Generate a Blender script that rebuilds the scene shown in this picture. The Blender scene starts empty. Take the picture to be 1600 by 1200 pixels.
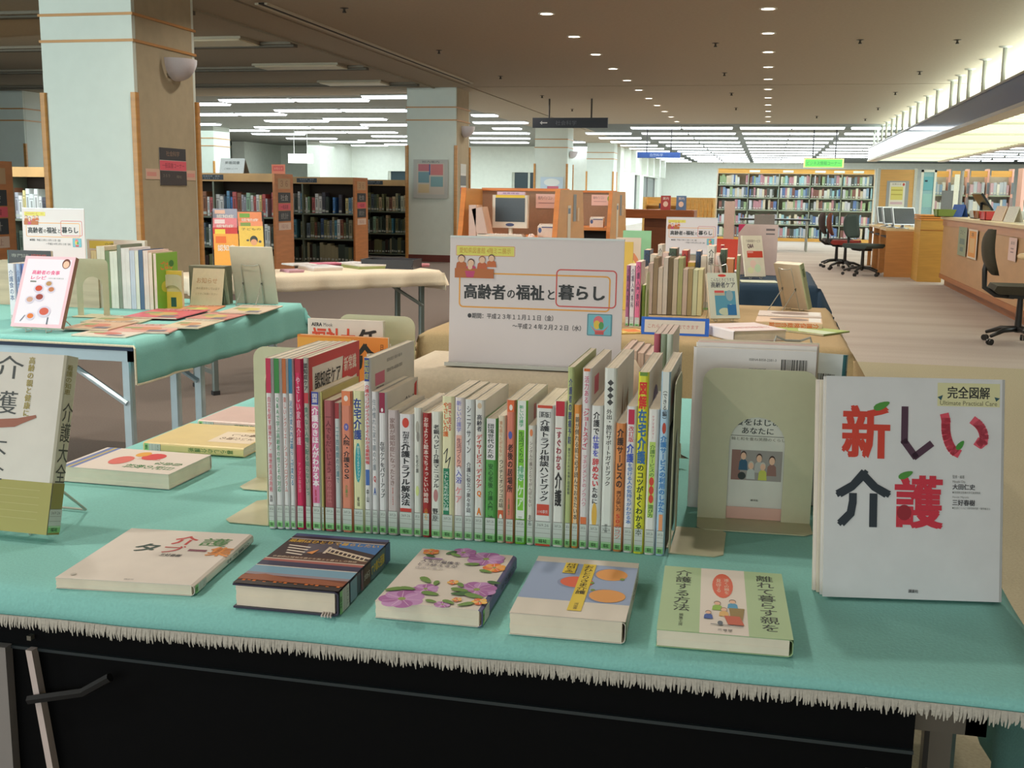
import bpy, bmesh, math, random
from mathutils import Vector as V, Matrix
random.seed(7)
S = bpy.context.scene
COL = S.collection
PI = math.pi

# ------------------------------------------------------------------ camera, light, exposure
FPX = 1720.0
EYE = V((0, 0, 1.2))
M = Matrix(((0.97461116, -0.05135251, 0.21793577),
            (0.22347889, 0.16313959, -0.96095924),
            (0.01379372, 0.98526565, 0.17047387)))
cam_d = bpy.data.cameras.new('camera'); cam = bpy.data.objects.new('camera', cam_d); COL.objects.link(cam)
cam_d.sensor_width = 36; cam_d.lens = 36 * FPX / 1600; cam_d.clip_end = 200
cam.matrix_world = Matrix.Translation(EYE) @ M.to_4x4()
S.camera = cam
S.view_settings.view_transform = 'Standard'; S.view_settings.look = 'None'
S.view_settings.exposure = 0.0; S.view_settings.gamma = 1; S.view_settings.use_curve_mapping = False
W = bpy.data.worlds.new('world'); S.world = W; W.use_nodes = True
W.node_tree.nodes['Background'].inputs[0].default_value = (.62, .66, .62, 1)
W.node_tree.nodes['Background'].inputs[1].default_value = 0.15

def area(name, loc, aim, sx, sy, power, col=(1, 1, 1), shape='RECTANGLE', spread=180):
    l = bpy.data.lights.new(name, 'AREA'); l.shape = shape; l.size = sx
    if shape == 'RECTANGLE': l.size_y = sy
    l.energy = power; l.color = col; l.spread = math.radians(spread)
    o = bpy.data.objects.new(name, l); COL.objects.link(o); o.location = loc
    o.rotation_euler = (V(aim) - V(loc)).to_track_quat('-Z', 'Y').to_euler()
    return o
# added fill lights behind, left and over the low shelves, then the lit ceiling zones
area('window_light', (-2.0, -6.5, 1.7), (-2.0, 5, 1.3), 9.0, 2.2, 215, (.93, 1, .98))  # added broad cool fill behind the camera, no window is built there
area('left_window_light', (-9.5, -1.0, 2.0), (-4.5, 11, 1.3), 6.0, 1.8, 300, (.86, .99, .97), spread=118)  # added unseen cool source aimed past the nearest column, no window there
area('low_shelf_zone_light', (-9.0, 12.0, 2.9), (-8.2, 15, 0), 5.0, 5.5, 170, (.9, 1, .98), spread=150)  # added fill for the low shelves, the ceiling panels here are unlit
area('reading_zone_light', (.8, 43, 2.85), (.8, 43, 0), 10.5, 27, 2000, (.86, 1, .97))
area('left_zone_light', (-12, 30, 2.85), (-12, 30, 0), 10, 20, 1200, (.86, 1, .97))
area('counter_zone_light', (8, 30, 2.85), (8, 30, 0), 7, 40, 2600, (.88, 1, .97))
area('counter_cove_light', (3.6, 19, 2.58), (3.6, 19, 3.0), 1.6, 23, 800, (.88, 1, .92))
DOWN_POWER = 15.0
DOWN_COL = (1, .89, .77)

def ray(px, py): return M @ V((px - 800, -(py - 600), -FPX))
def G(px, py, z=.7):
    d = ray(px, py); return EYE + d * ((z - EYE.z) / d.z)
def D(px, py, y):
    d = ray(px, py); return EYE + d * (y / d.y)

# ------------------------------------------------------------------ materials
_mats = {}
def lin(c): return c / 12.92 if c <= .04045 else ((c + .055) / 1.055) ** 2.4
def mat(rgb, rough=.6, noise=.06, scale=60, metal=0, emit=0, bump=0):
    k = (tuple(rgb), rough, noise, scale, metal, emit, bump)
    if k in _mats: return _mats[k]
    m = bpy.data.materials.new('surface'); m.use_nodes = True; nt = m.node_tree
    b = nt.nodes['Principled BSDF']; c = [lin(x / 255) for x in rgb]
    b.inputs['Roughness'].default_value = rough; b.inputs['Metallic'].default_value = metal
    if noise:
        tc = nt.nodes.new('ShaderNodeTexCoord'); n = nt.nodes.new('ShaderNodeTexNoise'); n.inputs['Scale'].default_value = scale
        n.inputs['Detail'].default_value = 4
        nt.links.new(tc.outputs['Object'], n.inputs['Vector'])
        r = nt.nodes.new('ShaderNodeValToRGB'); nt.links.new(n.outputs['Fac'], r.inputs['Fac'])
        r.color_ramp.elements[0].position = .3; r.color_ramp.elements[1].position = .7
        r.color_ramp.elements[0].color = [x * (1 - noise) for x in c] + [1]
        r.color_ramp.elements[1].color = [min(1, x * (1 + noise)) for x in c] + [1]
        nt.links.new(r.outputs['Color'], b.inputs['Base Color'])
        if bump:
            bp = nt.nodes.new('ShaderNodeBump'); bp.inputs['Strength'].default_value = bump; bp.inputs['Distance'].default_value = .002
            nt.links.new(n.outputs['Fac'], bp.inputs['Height']); nt.links.new(bp.outputs['Normal'], b.inputs['Normal'])
    else: b.inputs['Base Color'].default_value = c + [1]
    if emit:
        b.inputs['Emission Color'].default_value = c + [1]; b.inputs['Emission Strength'].default_value = emit
    _mats[k] = m; return m
def wood(rgb, dark=.75, scale=3, rough=.45, axis=(1, 1, 12)):
    k = ('wood', tuple(rgb), dark, scale, axis)
    if k in _mats: return _mats[k]
    m = bpy.data.materials.new('wood'); m.use_nodes = True; nt = m.node_tree; b = nt.nodes['Principled BSDF']
    c = [lin(x / 255) for x in rgb]; b.inputs['Roughness'].default_value = rough
    tc = nt.nodes.new('ShaderNodeTexCoord'); mp = nt.nodes.new('ShaderNodeMapping'); mp.inputs['Scale'].default_value = axis
    n = nt.nodes.new('ShaderNodeTexNoise'); n.inputs['Scale'].default_value = scale; n.inputs['Detail'].default_value = 6
    r = nt.nodes.new('ShaderNodeValToRGB'); r.color_ramp.elements[0].position = .35; r.color_ramp.elements[1].position = .65
    r.color_ramp.elements[0].color = [x * dark for x in c] + [1]; r.color_ramp.elements[1].color = c + [1]
    nt.links.new(tc.outputs['Object'], mp.inputs['Vector']); nt.links.new(mp.outputs['Vector'], n.inputs['Vector'])
    nt.links.new(n.outputs['Fac'], r.inputs['Fac']); nt.links.new(r.outputs['Color'], b.inputs['Base Color'])
    _mats[k] = m; return m

# ------------------------------------------------------------------ mesh builder
class MB:
    def __init__(s): s.v = []; s.f = []; s.mi = []; s.mats = []; s.ix = {}
    def m(s, mt):
        k = mt.name
        if k not in s.ix: s.ix[k] = len(s.mats); s.mats.append(mt)
        return s.ix[k]
    def add(s, vs, fs, mt):
        o = len(s.v); s.v += [tuple(p) for p in vs]; i = s.m(mt)
        for f in fs: s.f.append([o + k for k in f]); s.mi.append(i)
    def quad(s, a, b, c, d, mt): s.add([a, b, c, d], [(0, 1, 2, 3)], mt)
    def box(s, a, b, mt, c=0):
        x0, y0, z0 = a; x1, y1, z1 = b
        if c:   # chamfered vertical edges
            s.prism([(x0 + c, y0), (x1 - c, y0), (x1, y0 + c), (x1, y1 - c), (x1 - c, y1), (x0 + c, y1), (x0, y1 - c), (x0, y0 + c)], 'z', z0, z1, mt); return
        s.add([(x0, y0, z0), (x1, y0, z0), (x1, y1, z0), (x0, y1, z0), (x0, y0, z1), (x1, y0, z1), (x1, y1, z1), (x0, y1, z1)],
              [(3, 2, 1, 0), (4, 5, 6, 7), (0, 1, 5, 4), (1, 2, 6, 5), (2, 3, 7, 6), (3, 0, 4, 7)], mt)
    def prism(s, pts, ax, a0, a1, mt):
        def P(p, a):
            return {'z': (p[0], p[1], a), 'y': (p[0], a, p[1]), 'x': (a, p[0], p[1])}[ax]
        n = len(pts); vs = [P(p, a0) for p in pts] + [P(p, a1) for p in pts]
        fs = [tuple(range(n - 1, -1, -1)), tuple(range(n, 2 * n))] + [(i, (i + 1) % n, n + (i + 1) % n, n + i) for i in range(n)]
        s.add(vs, fs, mt)
    def tube(s, path, r, mt, n=8, closed=False):
        path = [V(p) for p in path]; vs = []; fs = []; k = len(path)
        for i, p in enumerate(path):
            t = (path[min(i + 1, k - 1)] - path[max(i - 1, 0)]).normalized()
            a = t.orthogonal().normalized() if i == 0 else (a - t * a.dot(t)).normalized()
            b = t.cross(a); rr = r[i] if isinstance(r, (list, tuple)) else r
            vs += [p + a * math.cos(2 * PI * j / n) * rr + b * math.sin(2 * PI * j / n) * rr for j in range(n)]
        for i in range(k - 1):
            for j in range(n): fs.append((i * n + j, i * n + (j + 1) % n, (i + 1) * n + (j + 1) % n, (i + 1) * n + j))
        fs += [tuple(range(n - 1, -1, -1)), tuple((k - 1) * n + j for j in range(n))]
        s.add(vs, fs, mt)
    def lathe(s, prof, c, mt, n=20, a0=0, a1=2 * PI):
        vs = []; fs = []; k = len(prof); full = abs(a1 - a0 - 2 * PI) < 1e-6; nn = n if full else n + 1
        for j in range(nn):
            a = a0 + (a1 - a0) * j / n
            vs += [(c[0] + r * math.cos(a), c[1] + r * math.sin(a), c[2] + z) for r, z in prof]
        for j in range(n):
            j2 = (j + 1) % nn
            for i in range(k - 1): fs.append((j * k + i, j2 * k + i, j2 * k + i + 1, j * k + i + 1))
        s.add(vs, fs, mt)
    def data(s, name, smooth=False):
        me = bpy.data.meshes.new(name); me.from_pydata(s.v, [], s.f)
        for mt in s.mats: me.materials.append(mt)
        me.polygons.foreach_set('material_index', s.mi)
        if smooth: me.polygons.foreach_set('use_smooth', [True] * len(s.f))
        me.update(); return me
    def build(s, name, parent=None, smooth=False, kind=None):
        o = bpy.data.objects.new(name, s.data(name, smooth)); COL.objects.link(o)
        if parent: o.parent = parent
        if kind: o['kind'] = kind
        return o
def tag(o, label, cat, group=None):
    o['label'] = label; o['category'] = cat
    if group: o['group'] = group
    return o
def thing(name, label, cat, loc=(0, 0, 0), rz=0, group=None):
    o = bpy.data.objects.new(name, None); COL.objects.link(o); o.empty_display_size = .05
    o.location = loc; o.rotation_euler = (0, 0, rz); return tag(o, label, cat, group)
def struct(name, mb, smooth=False): return mb.build(name, None, smooth, 'structure')
def dup(o, parent=None):
    c = o.copy(); COL.objects.link(c); c.parent = parent
    for ch in list(o.children): dup(ch, c)
    return c
ORD = ('first', 'second', 'third', 'fourth', 'fifth', 'sixth', 'seventh', 'eighth', 'ninth', 'tenth', 'eleventh', 'twelfth', 'thirteenth', 'fourteenth', 'fifteenth', 'sixteenth', 'seventeenth', 'eighteenth', 'nineteenth', 'twentieth') + tuple('%dth' % i for i in range(21, 60))
def lab(o, l): o['label'] = l; return o

# ------------------------------------------------------------------ flat print: lettering and drawings on real surfaces
_gl = {}
def text_mesh(body, bold=0, res=2):
    if bold:   # heavier stroke: the glyph repeated with small shifts
        vs, fs = text_mesh(body, 0); b = bold * .7; V2 = []; F2 = []
        for q, (dx, dy) in enumerate(((-b, -b * .6), (b, -b * .6), (-b, b * .6), (b, b * .6))):
            o = len(V2); V2 += [(p[0] + dx, p[1] + dy, q * .11) for p in vs]; F2 += [tuple(i + o for i in f) for f in fs]
        return V2, F2
    k = (body, bold)
    if k in _gl: return _gl[k]
    cu = bpy.data.curves.new('t', 'FONT'); cu.body = body; cu.size = 1; cu.resolution_u = res; cu.offset = bold
    cu.fill_mode = 'FRONT'
    ob = bpy.data.objects.new('t', cu); COL.objects.link(ob)
    me = bpy.data.meshes.new_from_object(ob)
    vs = [(v.co.x, v.co.y, 0) for v in me.vertices]; fs = [tuple(p.vertices) for p in me.polygons]
    bpy.data.objects.remove(ob); bpy.data.curves.remove(cu); bpy.data.meshes.remove(me)
    _gl[k] = (vs, fs); return _gl[k]
class Frame:
    def __init__(s, o, u, v, w, h, eps=.00012):
        s.o = V(o); s.u = V(u).normalized(); s.v = V(v).normalized(); s.w = w; s.h = h
        s.n = -s.u.cross(s.v); s.n.normalize(); s.eps = eps
    def p(s, a, b, k): return s.o + s.u * (a * s.w) + s.v * (b * s.h) + s.n * (s.eps * (k + 1))
def art(mb, F, items, k0=0, rough=.55):
    if F.eps <= .00012: F.eps = min(F.eps, .003 / max(1, len(items)))
    for k, it in enumerate(items):
        k = (k0 + k) * .5; t = it[0]
        if t == 'r':
            _, x0, y0, x1, y1, c = it; mb.add([F.p(x0, y1, k), F.p(x1, y1, k), F.p(x1, y0, k), F.p(x0, y0, k)], [(0, 1, 2, 3)], mat(c, rough, 0))
        elif t == 'e':
            _, cx, cy, rx, ry, c = it; n = 20
            mb.add([F.p(cx + rx * math.cos(-2 * PI * j / n), cy + ry * math.sin(-2 * PI * j / n), k) for j in range(n)], [tuple(range(n))], mat(c, rough, 0))
        elif t == 'p':
            _, pts, c = it; mb.add([F.p(a, b, k) for a, b in pts], [tuple(range(len(pts)))], mat(c, rough, 0))
        elif t == 'l':   # a stroke along points, width in metres
            _, pts, wd, c = it
            for (a0, b0), (a1, b1) in zip(pts, pts[1:]):
                d = V(((a1 - a0) * F.w, (b1 - b0) * F.h)); L = d.length or 1e-6; d /= L; q = V((-d.y, d.x)) * wd / 2
                ex = d * wd * .3
                c4 = []
                for (a, b, sg, e) in ((a0, b0, 1, -1), (a1, b1, 1, 1), (a1, b1, -1, 1), (a0, b0, -1, -1)):
                    c4.append(F.p(a + (q.x * sg + ex.x * e) / F.w, b + (q.y * sg + ex.y * e) / F.h, k))
                mb.add(c4, [(0, 1, 2, 3)], mat(c, rough, 0))
        elif t == 'rr':  # rounded rectangle outline; radius and width in metres
            _, x0, y0, x1, y1, rad, wd, c = it; rx, ry = rad / F.w, rad / F.h; wx, wy = wd / F.w, wd / F.h; o_ = []; i_ = []
            for cx, cy, a in ((x1 - rx, y0 + ry, -90), (x1 - rx, y1 - ry, 0), (x0 + rx, y1 - ry, 90), (x0 + rx, y0 + ry, 180)):
                for j in range(6):
                    an = math.radians(a + 18 * j); o_.append((cx + rx * math.cos(an), cy + ry * math.sin(an)))
                    i_.append((cx + (rx - wx) * math.cos(an), cy + (ry - wy) * math.sin(an)))
            n = len(o_); mb.add([F.p(a, b, k) for a, b in o_ + i_], [(i, n + i, n + (i + 1) % n, (i + 1) % n) for i in range(n)], mat(c, rough, 0))
        elif t == 't':
            _, s, x0, y0, x1, y1, c = it[:7]; b = it[7] if len(it) > 7 else 0
            vs, fs = text_mesh(s, b)
            if not vs: continue
            ax = min(v[0] for v in vs); bx = max(v[0] for v in vs); ay = min(v[1] for v in vs); by = max(v[1] for v in vs)
            sx = (x1 - x0) / (bx - ax or 1); sy = (y1 - y0) / (by - ay or 1)
            if len(it) > 8: sy = it[8] * sx * F.w / F.h
            mb.add([F.p(x0 + (v[0] - ax) * sx, y1 - (v[1] - ay) * sy, k + v[2]) for v in vs], fs, mat(c, rough, 0))
        elif t == 'v':   # vertical column of characters
            _, s, x0, y0, x1, y1, c = it[:7]; b = it[7] if len(it) > 7 else 0
            ch = (y1 - y0) / len(s); cw = (x1 - x0)
            for i, chh in enumerate(s):
                if chh in ' 　': continue
                rot = chh in 'ー-～（）「」()…='
                vs, fs = text_mesh(chh, b)
                if not vs: continue
                small = chh in 'っゃゅょッャュョ・。、ぁぃぅ'
                if ord(chh) < 256:
                    ax = min(v[0] for v in vs); bx = max(v[0] for v in vs); ay = min(v[1] for v in vs); by = max(v[1] for v in vs)
                    nv = [((v[0] - ax) / (bx - ax or 1) * .7 + .15, (v[1] - ay) / (by - ay or 1) * .75 + .12, v[2]) for v in vs]
                else: nv = [(v[0] / 1.0, v[1] / 1.0 + .13, v[2]) for v in vs]
                if rot: nv = [(p[1], 1 - p[0], p[2]) for p in nv]
                if small and not rot: nv = [(p[0] + .1, p[1] + .1, p[2]) for p in nv]
                mb.add([F.p(x0 + p[0] * cw, y0 + (i + 1 - p[1]) * ch, k + p[2]) for p in nv], fs, mat(c, rough, 0))
        elif t == 'bar':
            _, x0, y0, x1, y1, c, n = it; rnd = random.Random(n); x = x0
            while x < x1:
                wd = (x1 - x0) / n * rnd.choice((.4, .7, 1.1)); mb.add([F.p(x, y1, k), F.p(min(x1, x + wd), y1, k), F.p(min(x1, x + wd), y0, k), F.p(x, y0, k)], [(0, 1, 2, 3)], mat(c, rough, 0))
                x += wd + (x1 - x0) / n * .6

# ------------------------------------------------------------------ books
WHITE = (226, 220, 220); PAPER = (236, 226, 206); GREENISH = (120, 190, 120)
def make_book(label, w, h, t, cover=WHITE, spine=None, hard=False, S_=None, L_=None, R_=None, pages=PAPER, group=None, call=True, name='book', cat='book', back=None):
    """local frame: spine faces -Y at the origin, covers at +-X, head +Z"""
    root = thing(name, label, cat, group=group)
    bd = .0022 if hard else .0006; ov = .0025 if hard else 0; r = min(.0035, t * .28)
    mb = MB(); cm = mat(cover, .38, .03, 25); sm = mat(spine or cover, .38, .03, 25); bm_ = mat(back or cover, .38, .03, 25)
    hx = t / 2
    out = [(-hx, w), (-hx, r * 1.4), (-hx + r * .5, r * .35), (-hx + r * 1.2, 0), (hx - r * 1.2, 0), (hx - r * .5, r * .35), (hx, r * 1.4), (hx, w)]
    inn = [(-hx + bd, w), (-hx + bd, r * 1.5), (-hx + bd + r * .4, r * .35 + bd), (-hx + r * 1.2, bd), (hx - r * 1.2, bd), (hx - bd - r * .4, r * .35 + bd), (hx - bd, r * 1.5), (hx - bd, w)]
    n = 8
    vs = [(p[0], p[1], z) for z in (0, h) for p in out] + [(p[0], p[1], z) for z in (0, h) for p in inn]
    def q(i, j, a): return [(i, j, j + n, i + n)]
    for i in range(n - 1):
        mm = bm_ if i == 0 else cm if i == n - 2 else sm
        if i == 0: mm = cm if L_ is not None else bm_
        mb.add([vs[k] for k in (i, i + 1, n + i + 1, n + i)], [(0, 1, 2, 3)], mm)
        mb.add([vs[k] for k in (2 * n + i + 1, 2 * n + i, 3 * n + i, 3 * n + i + 1)], [(0, 1, 2, 3)], cm)
        mb.add([vs[k] for k in (n + i, n + i + 1, 3 * n + i + 1, 3 * n + i)], [(0, 1, 2, 3)], mm)
        mb.add([vs[k] for k in (i + 1, i, 2 * n + i, 2 * n + i + 1)], [(0, 1, 2, 3)], mm)
    for i, s_ in ((0, 1), (n - 1, -1)):
        a = [vs[i], vs[n + i], vs[3 * n + i], vs[2 * n + i]]; mb.add(a if s_ > 0 else a[::-1], [(0, 1, 2, 3)], cm)
    mb.build('cover', root)
    pb = MB(); px_ = hx - bd - .0003; pm = mat(pages, .85, .1, 14)
    y1 = w - (ov if hard else .0004); z0, z1 = ov + .0006, h - ov - .0006
    k = 4 if t > .012 else 1   # page block with slight gatherings
    for i in range(k):
        xa = -px_ + 2 * px_ * i / k; xb = -px_ + 2 * px_ * (i + 1) / k
        pb.box((xa, r + bd, z0 + (i % 2) * .0003), (xb, y1 - (i % 2) * .0004, z1 - (i % 2) * .0003), pm)
    pb.build('page_block', root)
    yo = -.0
    if S_ is not None:
        F = Frame((-hx + r * .6, -.0001, h), (1, 0, 0), (0, 0, -1), t - r * 1.2, h)
        if S_:
            a = MB(); art(a, F, S_); a.build('spine_lettering', root)
        if call:
            F = Frame((-hx + r * .6, -.0001 - .00007 * len(S_), h), (1, 0, 0), (0, 0, -1), t - r * 1.2, h, .00005)
            lb = MB(); hh = h; t0 = 1 - .036 / hh; t1 = 1 - .0125 / hh; t2 = 1 - .003 / hh
            art(lb, F, [('r', -.04, t0, 1.04, t1, (205, 210, 205)), ('r', 0, t0 - .0008 / hh, 1, t0, (120, 120, 115)),
                        ('t', '369.26', .1, t0 + .003 / hh, .9, t0 + .007 / hh, (120, 125, 120)), ('r', 0, t0 + .0095 / hh, 1, t0 + .0101 / hh, (150, 150, 145)),
                        ('r', 0, t0 + .0165 / hh, 1, t0 + .0171 / hh, (150, 150, 145)),
                        ('r', -.04, t1, 1.04, t2, (140, 205, 130)), ('r', .0, t1 + .001 / hh, 1, t1 + .0018 / hh, (225, 235, 220)), ('t', '福祉', .2, t1 + .0025 / hh, .8, t2 - .0015 / hh, (20, 50, 30), .02)])
            lb.build('call_label', root)
    if R_:
        F = Frame((hx + .0001, 0, h), (0, 1, 0), (0, 0, -1), w, h); a = MB(); art(a, F, R_); a.build('cover_print', root)
    if L_:
        F = Frame((-hx - .0001, w, h), (0, -1, 0), (0, 0, -1), w, h); a = MB(); art(a, F, L_); a.build('cover_print', root)
    return root
def place(root, o, X, Y, Z): root.matrix_world = Matrix(((X.x, Y.x, Z.x, o.x), (X.y, Y.y, Z.y, o.y), (X.z, Y.z, Z.z, o.z), (0, 0, 0, 1)))
def lay(root, c, zbase, head, w, h, t, up='L'):
    Z = V((math.cos(head), math.sin(head), 0)); X = V((0, 0, -1 if up == 'L' else 1)); Y = Z.cross(X)
    place(root, V((c[0], c[1], zbase + t / 2 + .0004)) - Y * w / 2 - Z * h / 2, X, Y, Z)
def lay_px(px, zt):   # corner pixels of the top face -> centre, heading, width, height; order bottom-left, bottom-right, head-right, head-left
    a, b, c, d = [G(x, y, zt) for x, y in px]
    m = (a + b + c + d) / 4; hd = ((c + d) / 2 - (a + b) / 2)
    return (m.x, m.y), math.atan2(hd.y, hd.x), ((b - a).length + (c - d).length) / 2, hd.length
def stand_face(root, cx, cy, zb, w, t, lean=0, yaw=0, side='L'):
    sg = 1 if side == 'L' else -1
    R = Matrix.Rotation(yaw, 3, 'Z')
    Z = R @ V((0, math.sin(lean), math.cos(lean))); X = R @ (V((0, math.cos(lean), -math.sin(lean))) * sg); Y = Z.cross(X)
    place(root, V((cx, cy, zb + abs(math.sin(lean)) * t / 2 + .0004)) - Y * w / 2, X, Y, Z)

# ------------------------------------------------------------------ other generators
def cloth(name, label, x0, x1, y0, y1, z, drops, col, group=None, cat='tablecloth', wav=.006, res=.03, seed=0, round_=.02, hem=None, skirt=.35, sag=None, rz=0):
    """drops: left, right, front, back"""
    rnd = random.Random(seed); ph = [rnd.uniform(0, 6.28) for _ in range(8)]
    dl, dr, df, db = drops
    def axis(a, b, lo, hi):
        L = []
        n = max(2, int(lo / .012) if lo < .08 else int(lo / .025)) if lo else 0
        L += [a - lo + lo * i / n for i in range(n)] if n else []
        k = max(4, int((b - a) / res)); L += [a + (b - a) * i / k for i in range(k + 1)]
        n = max(2, int(hi / .012) if hi < .08 else int(hi / .025)) if hi else 0
        L += [b + hi * (i + 1) / n for i in range(n)] if n else []
        return L
    xs = axis(x0, x1, dl, dr); ys = axis(y0, y1, df, db); vs = []; fs = []
    R = round_
    for y in ys:
        for x in xs:
            ox = max(0, x0 - x, x - x1); oy = max(0, y0 - y, y - y1)
            sx = -1 if x < x0 else 1; sy = -1 if y < y0 else 1
            X = min(max(x, x0), x1); Y = min(max(y, y0), y1); Z = z
            Z += wav * .25 * (math.sin(3 * x + ph[0]) * math.sin(4.1 * y + ph[1])) if not (ox or oy) else 0
            o = max(ox, oy)
            if o:
                q = min(ox, oy)
                def fold(o_):
                    if o_ < R * PI / 2: return R * math.sin(o_ / R), R * (1 - math.cos(o_ / R))
                    return R, R + (o_ - R * PI / 2)
                hx_, zx = fold(ox) if ox else (0, 0); hy_, zy = fold(oy) if oy else (0, 0)
                drop = max(zx, zy); Z -= drop
                t = min(1, drop / .25)
                run = x if oy >= ox else y
                wv = wav * 2.2 * t * (math.sin(19 * run + ph[2]) + .6 * math.sin(41 * run + ph[3]))
                if ox: X += sx * (hx_ + (wv if ox > oy else 0) + (q * .5 if oy > ox else 0) + drop * .03)
                if oy: Y += sy * (hy_ + (wv if oy >= ox else 0) + (q * .5 if ox > oy else 0) + drop * .03)
                if sag: Z += sag(x, y, o)
            vs.append((X, Y, Z))
    nx = len(xs)
    for j in range(len(ys) - 1):
        for i in range(nx - 1): a = j * nx + i; fs.append((a, a + 1, a + nx + 1, a + nx))
    mb = MB(); mb.add(vs, fs, col); root = thing(name, label, cat, group=group)
    c = mb.build('fabric', root, True)
    so = c.modifiers.new('thickness', 'SOLIDIFY'); so.thickness = .0012; so.offset = -1
    if hem: hem(root, vs, nx, len(ys), xs, ys)
    return root
def fringe(root, pts, length, col, name='fringe'):
    mb = MB()
    for i, (a, b) in enumerate(zip(pts, pts[1:])):
        a = V(a) + V((0, -.0012, .004)); b = V(b) + V((0, -.0012, .004)); d = V((0, 0, -.0085 - .0012 * math.sin(i * .9))); mb.add([a, b, b + d, a + d], [(3, 2, 1, 0)], col)
    mb.build('hem_band', root, True)
    mb = MB(); rnd = random.Random(3)
    for (a, b) in zip(pts, pts[1:]):
        a = V(a); b = V(b); n = max(1, int((b - a).length / .0022))
        for i in range(n):
            p = a.lerp(b, (i + rnd.random() * .6) / n); q = p + V((rnd.uniform(-.0015, .0015), rnd.uniform(-.004, -.001), -length * rnd.uniform(.65, 1.15)))
            w_ = V((.0013, 0, 0)); up = V((0, -.0015, .003)); mid = (p + q) / 2 + V((rnd.uniform(-.001, .001), -.002, 0))
            mb.add([p - w_ + up, p + w_ + up, mid + w_, mid - w_], [(0, 1, 2, 3)], col); mb.add([mid - w_, mid + w_, q + w_ * .4, q - w_ * .4], [(0, 1, 2, 3)], col)
    return mb.build(name, root, kind='stuff')
def folding_table(label, x0, x1, y0, y1, ztop=.692, legs=(), frame=(150, 175, 190), group=None, panel=None, dark=(28, 30, 32), rail=True):
    root = thing('folding_table', label, 'table', ((x0 + x1) / 2, (y0 + y1) / 2, 0), group=group)
    ox, oy = root.location.x, root.location.y; a, b, c, d = x0 - ox, x1 - ox, y0 - oy, y1 - oy
    fm = mat(frame, .3, .03, 20, .6); dm = mat(dark, .5, .05)
    m = MB(); m.box((a, c, ztop - .028), (b, d, ztop), dm, .012); m.build('table_top', root)
    if panel: pm_ = mat((9, 10, 12), .6, .05); pm_.node_tree.nodes['Principled BSDF'].inputs['Specular IOR Level'].default_value = .08
    if rail:
        m = MB()
        for yy in (c + .03, d - .06): m.box((a + .03, yy, ztop - .07), (b - .03, yy + .022, ztop - .028), fm)
        for xx in (a + .03, b - .052): m.box((xx, c + .03, ztop - .07), (xx + .022, d - .04, ztop - .028), fm)
        m.build('rail_frame', root)
    for xx in (a + .06, b - .09):
        for yy in (c + .05, d - .08):
            l = MB(); l.box((xx, yy, .02), (xx + .034, yy + .03, ztop - .03), fm, .005); l.box((xx - .004, yy - .004, 0), (xx + .038, yy + .034, .025), mat((40, 40, 42), .6, .04)); l.build('leg', root)
        s = 1 if xx < 0 else -1
        bmb = MB(); bmb.tube([(xx + .017, c + .05, ztop - .22), (xx + .017 + s * .28, c + .05, ztop - .05)], .011, fm, 6); bmb.build('brace', root)
        cb = MB(); cb.box((xx + .006, c + .08, .12), (xx + .026, d - .08, .145), fm); cb.build('cross_bar', root)
    if panel:
        p = MB(); p.box((panel[0] - ox, c - .004, panel[2]), (panel[1] - ox, c + .008, ztop - .02), mat((9, 10, 12), .6, .05)); lab(p.build('modesty_panel', root), 'black modesty panel')
        p = MB(); p.box((panel[0] - ox, c - .009, panel[3]), (panel[1] - ox, c - .004, panel[3] + .004), mat((36, 46, 50), .5, .03)); p.build('panel_edge', root)
        gl = mat((150, 146, 144), .4, .03, 20, .3); p = MB(); p.box((-1.0 - ox, c - .02, .02), (-.935 - ox, c - .006, .61), gl); p.build('leg_plate', root)
        p = MB(); p.prism([(-.905 - ox, .61), (-.896 - ox, .61), (-.874 - ox, .44), (-.883 - ox, .44)], 'y', c - .02, c - .008, mat((205, 190, 186), .4, .03)); lab(p.build('link_bar', root), 'pale link bar')
        p = MB(); p.tube([(-.9 - ox, c - .026, .545), (-.82 - ox, c - .026, .565), (-.78 - ox, c - .026, .59)], .006, mat((14, 14, 16), .7, .03), 6); p.build('hinge_arm', root)
        p = MB()
        for rx, rz_ in ((.14, .575), (.14, .555), (-.905, .62)): p.box((rx - ox - .003, c - .012, rz_), (rx - ox + .003, c - .004, rz_ + .006), mat((150, 150, 140), .3, .02, 20, .7))
        p.build('rivet', root, kind='stuff')
    return root
BE = mat((202, 200, 168), .42, .02); 
def bookend(label, loc, rz, w=.165, h=.25, d=.11, group='cream metal bookends', arch=True, col=None):
    root = thing('bookend', label, 'bookend', loc, rz, group); col = col or BE
    r = .022; hw = w / 2; th = .0014
    out = [(-hw, .001), (-hw, h - r)] + [(-hw + r - r * math.cos(a * PI / 12), h - r + r * math.sin(a * PI / 12)) for a in range(1, 7)]
    out += [(hw - r + r * math.sin(a * PI / 12), h - r + r * math.cos(a * PI / 12)) for a in range(0, 7)] + [(hw, .001)]
    aw = .042; ah = h * .69
    if arch: out += [(aw, .001), (aw, ah - aw)] + [(aw * math.cos(a * PI / 12), ah - aw + aw * math.sin(a * PI / 12)) for a in range(1, 12)] + [(-aw, ah - aw), (-aw, .001)]
    m = MB(); m.prism(out, 'y', 0, th, col); o = m.build('plate', root)
    m = MB(); c = .012
    m.prism([(-hw, 0), (-hw, -d + c), (-hw + c, -d), (hw - c, -d), (hw, -d + c), (hw, 0)], 'z', .0003, .0003 + th, col)
    if arch: m.prism([(-aw, .002), (-aw, d * .95), (aw, d * .95), (aw, .002)], 'z', .0003, .0003 + th, col)
    m.build('base', root); return root
WIRE = mat((190, 188, 178), .35, .02, 20, .5)
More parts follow.
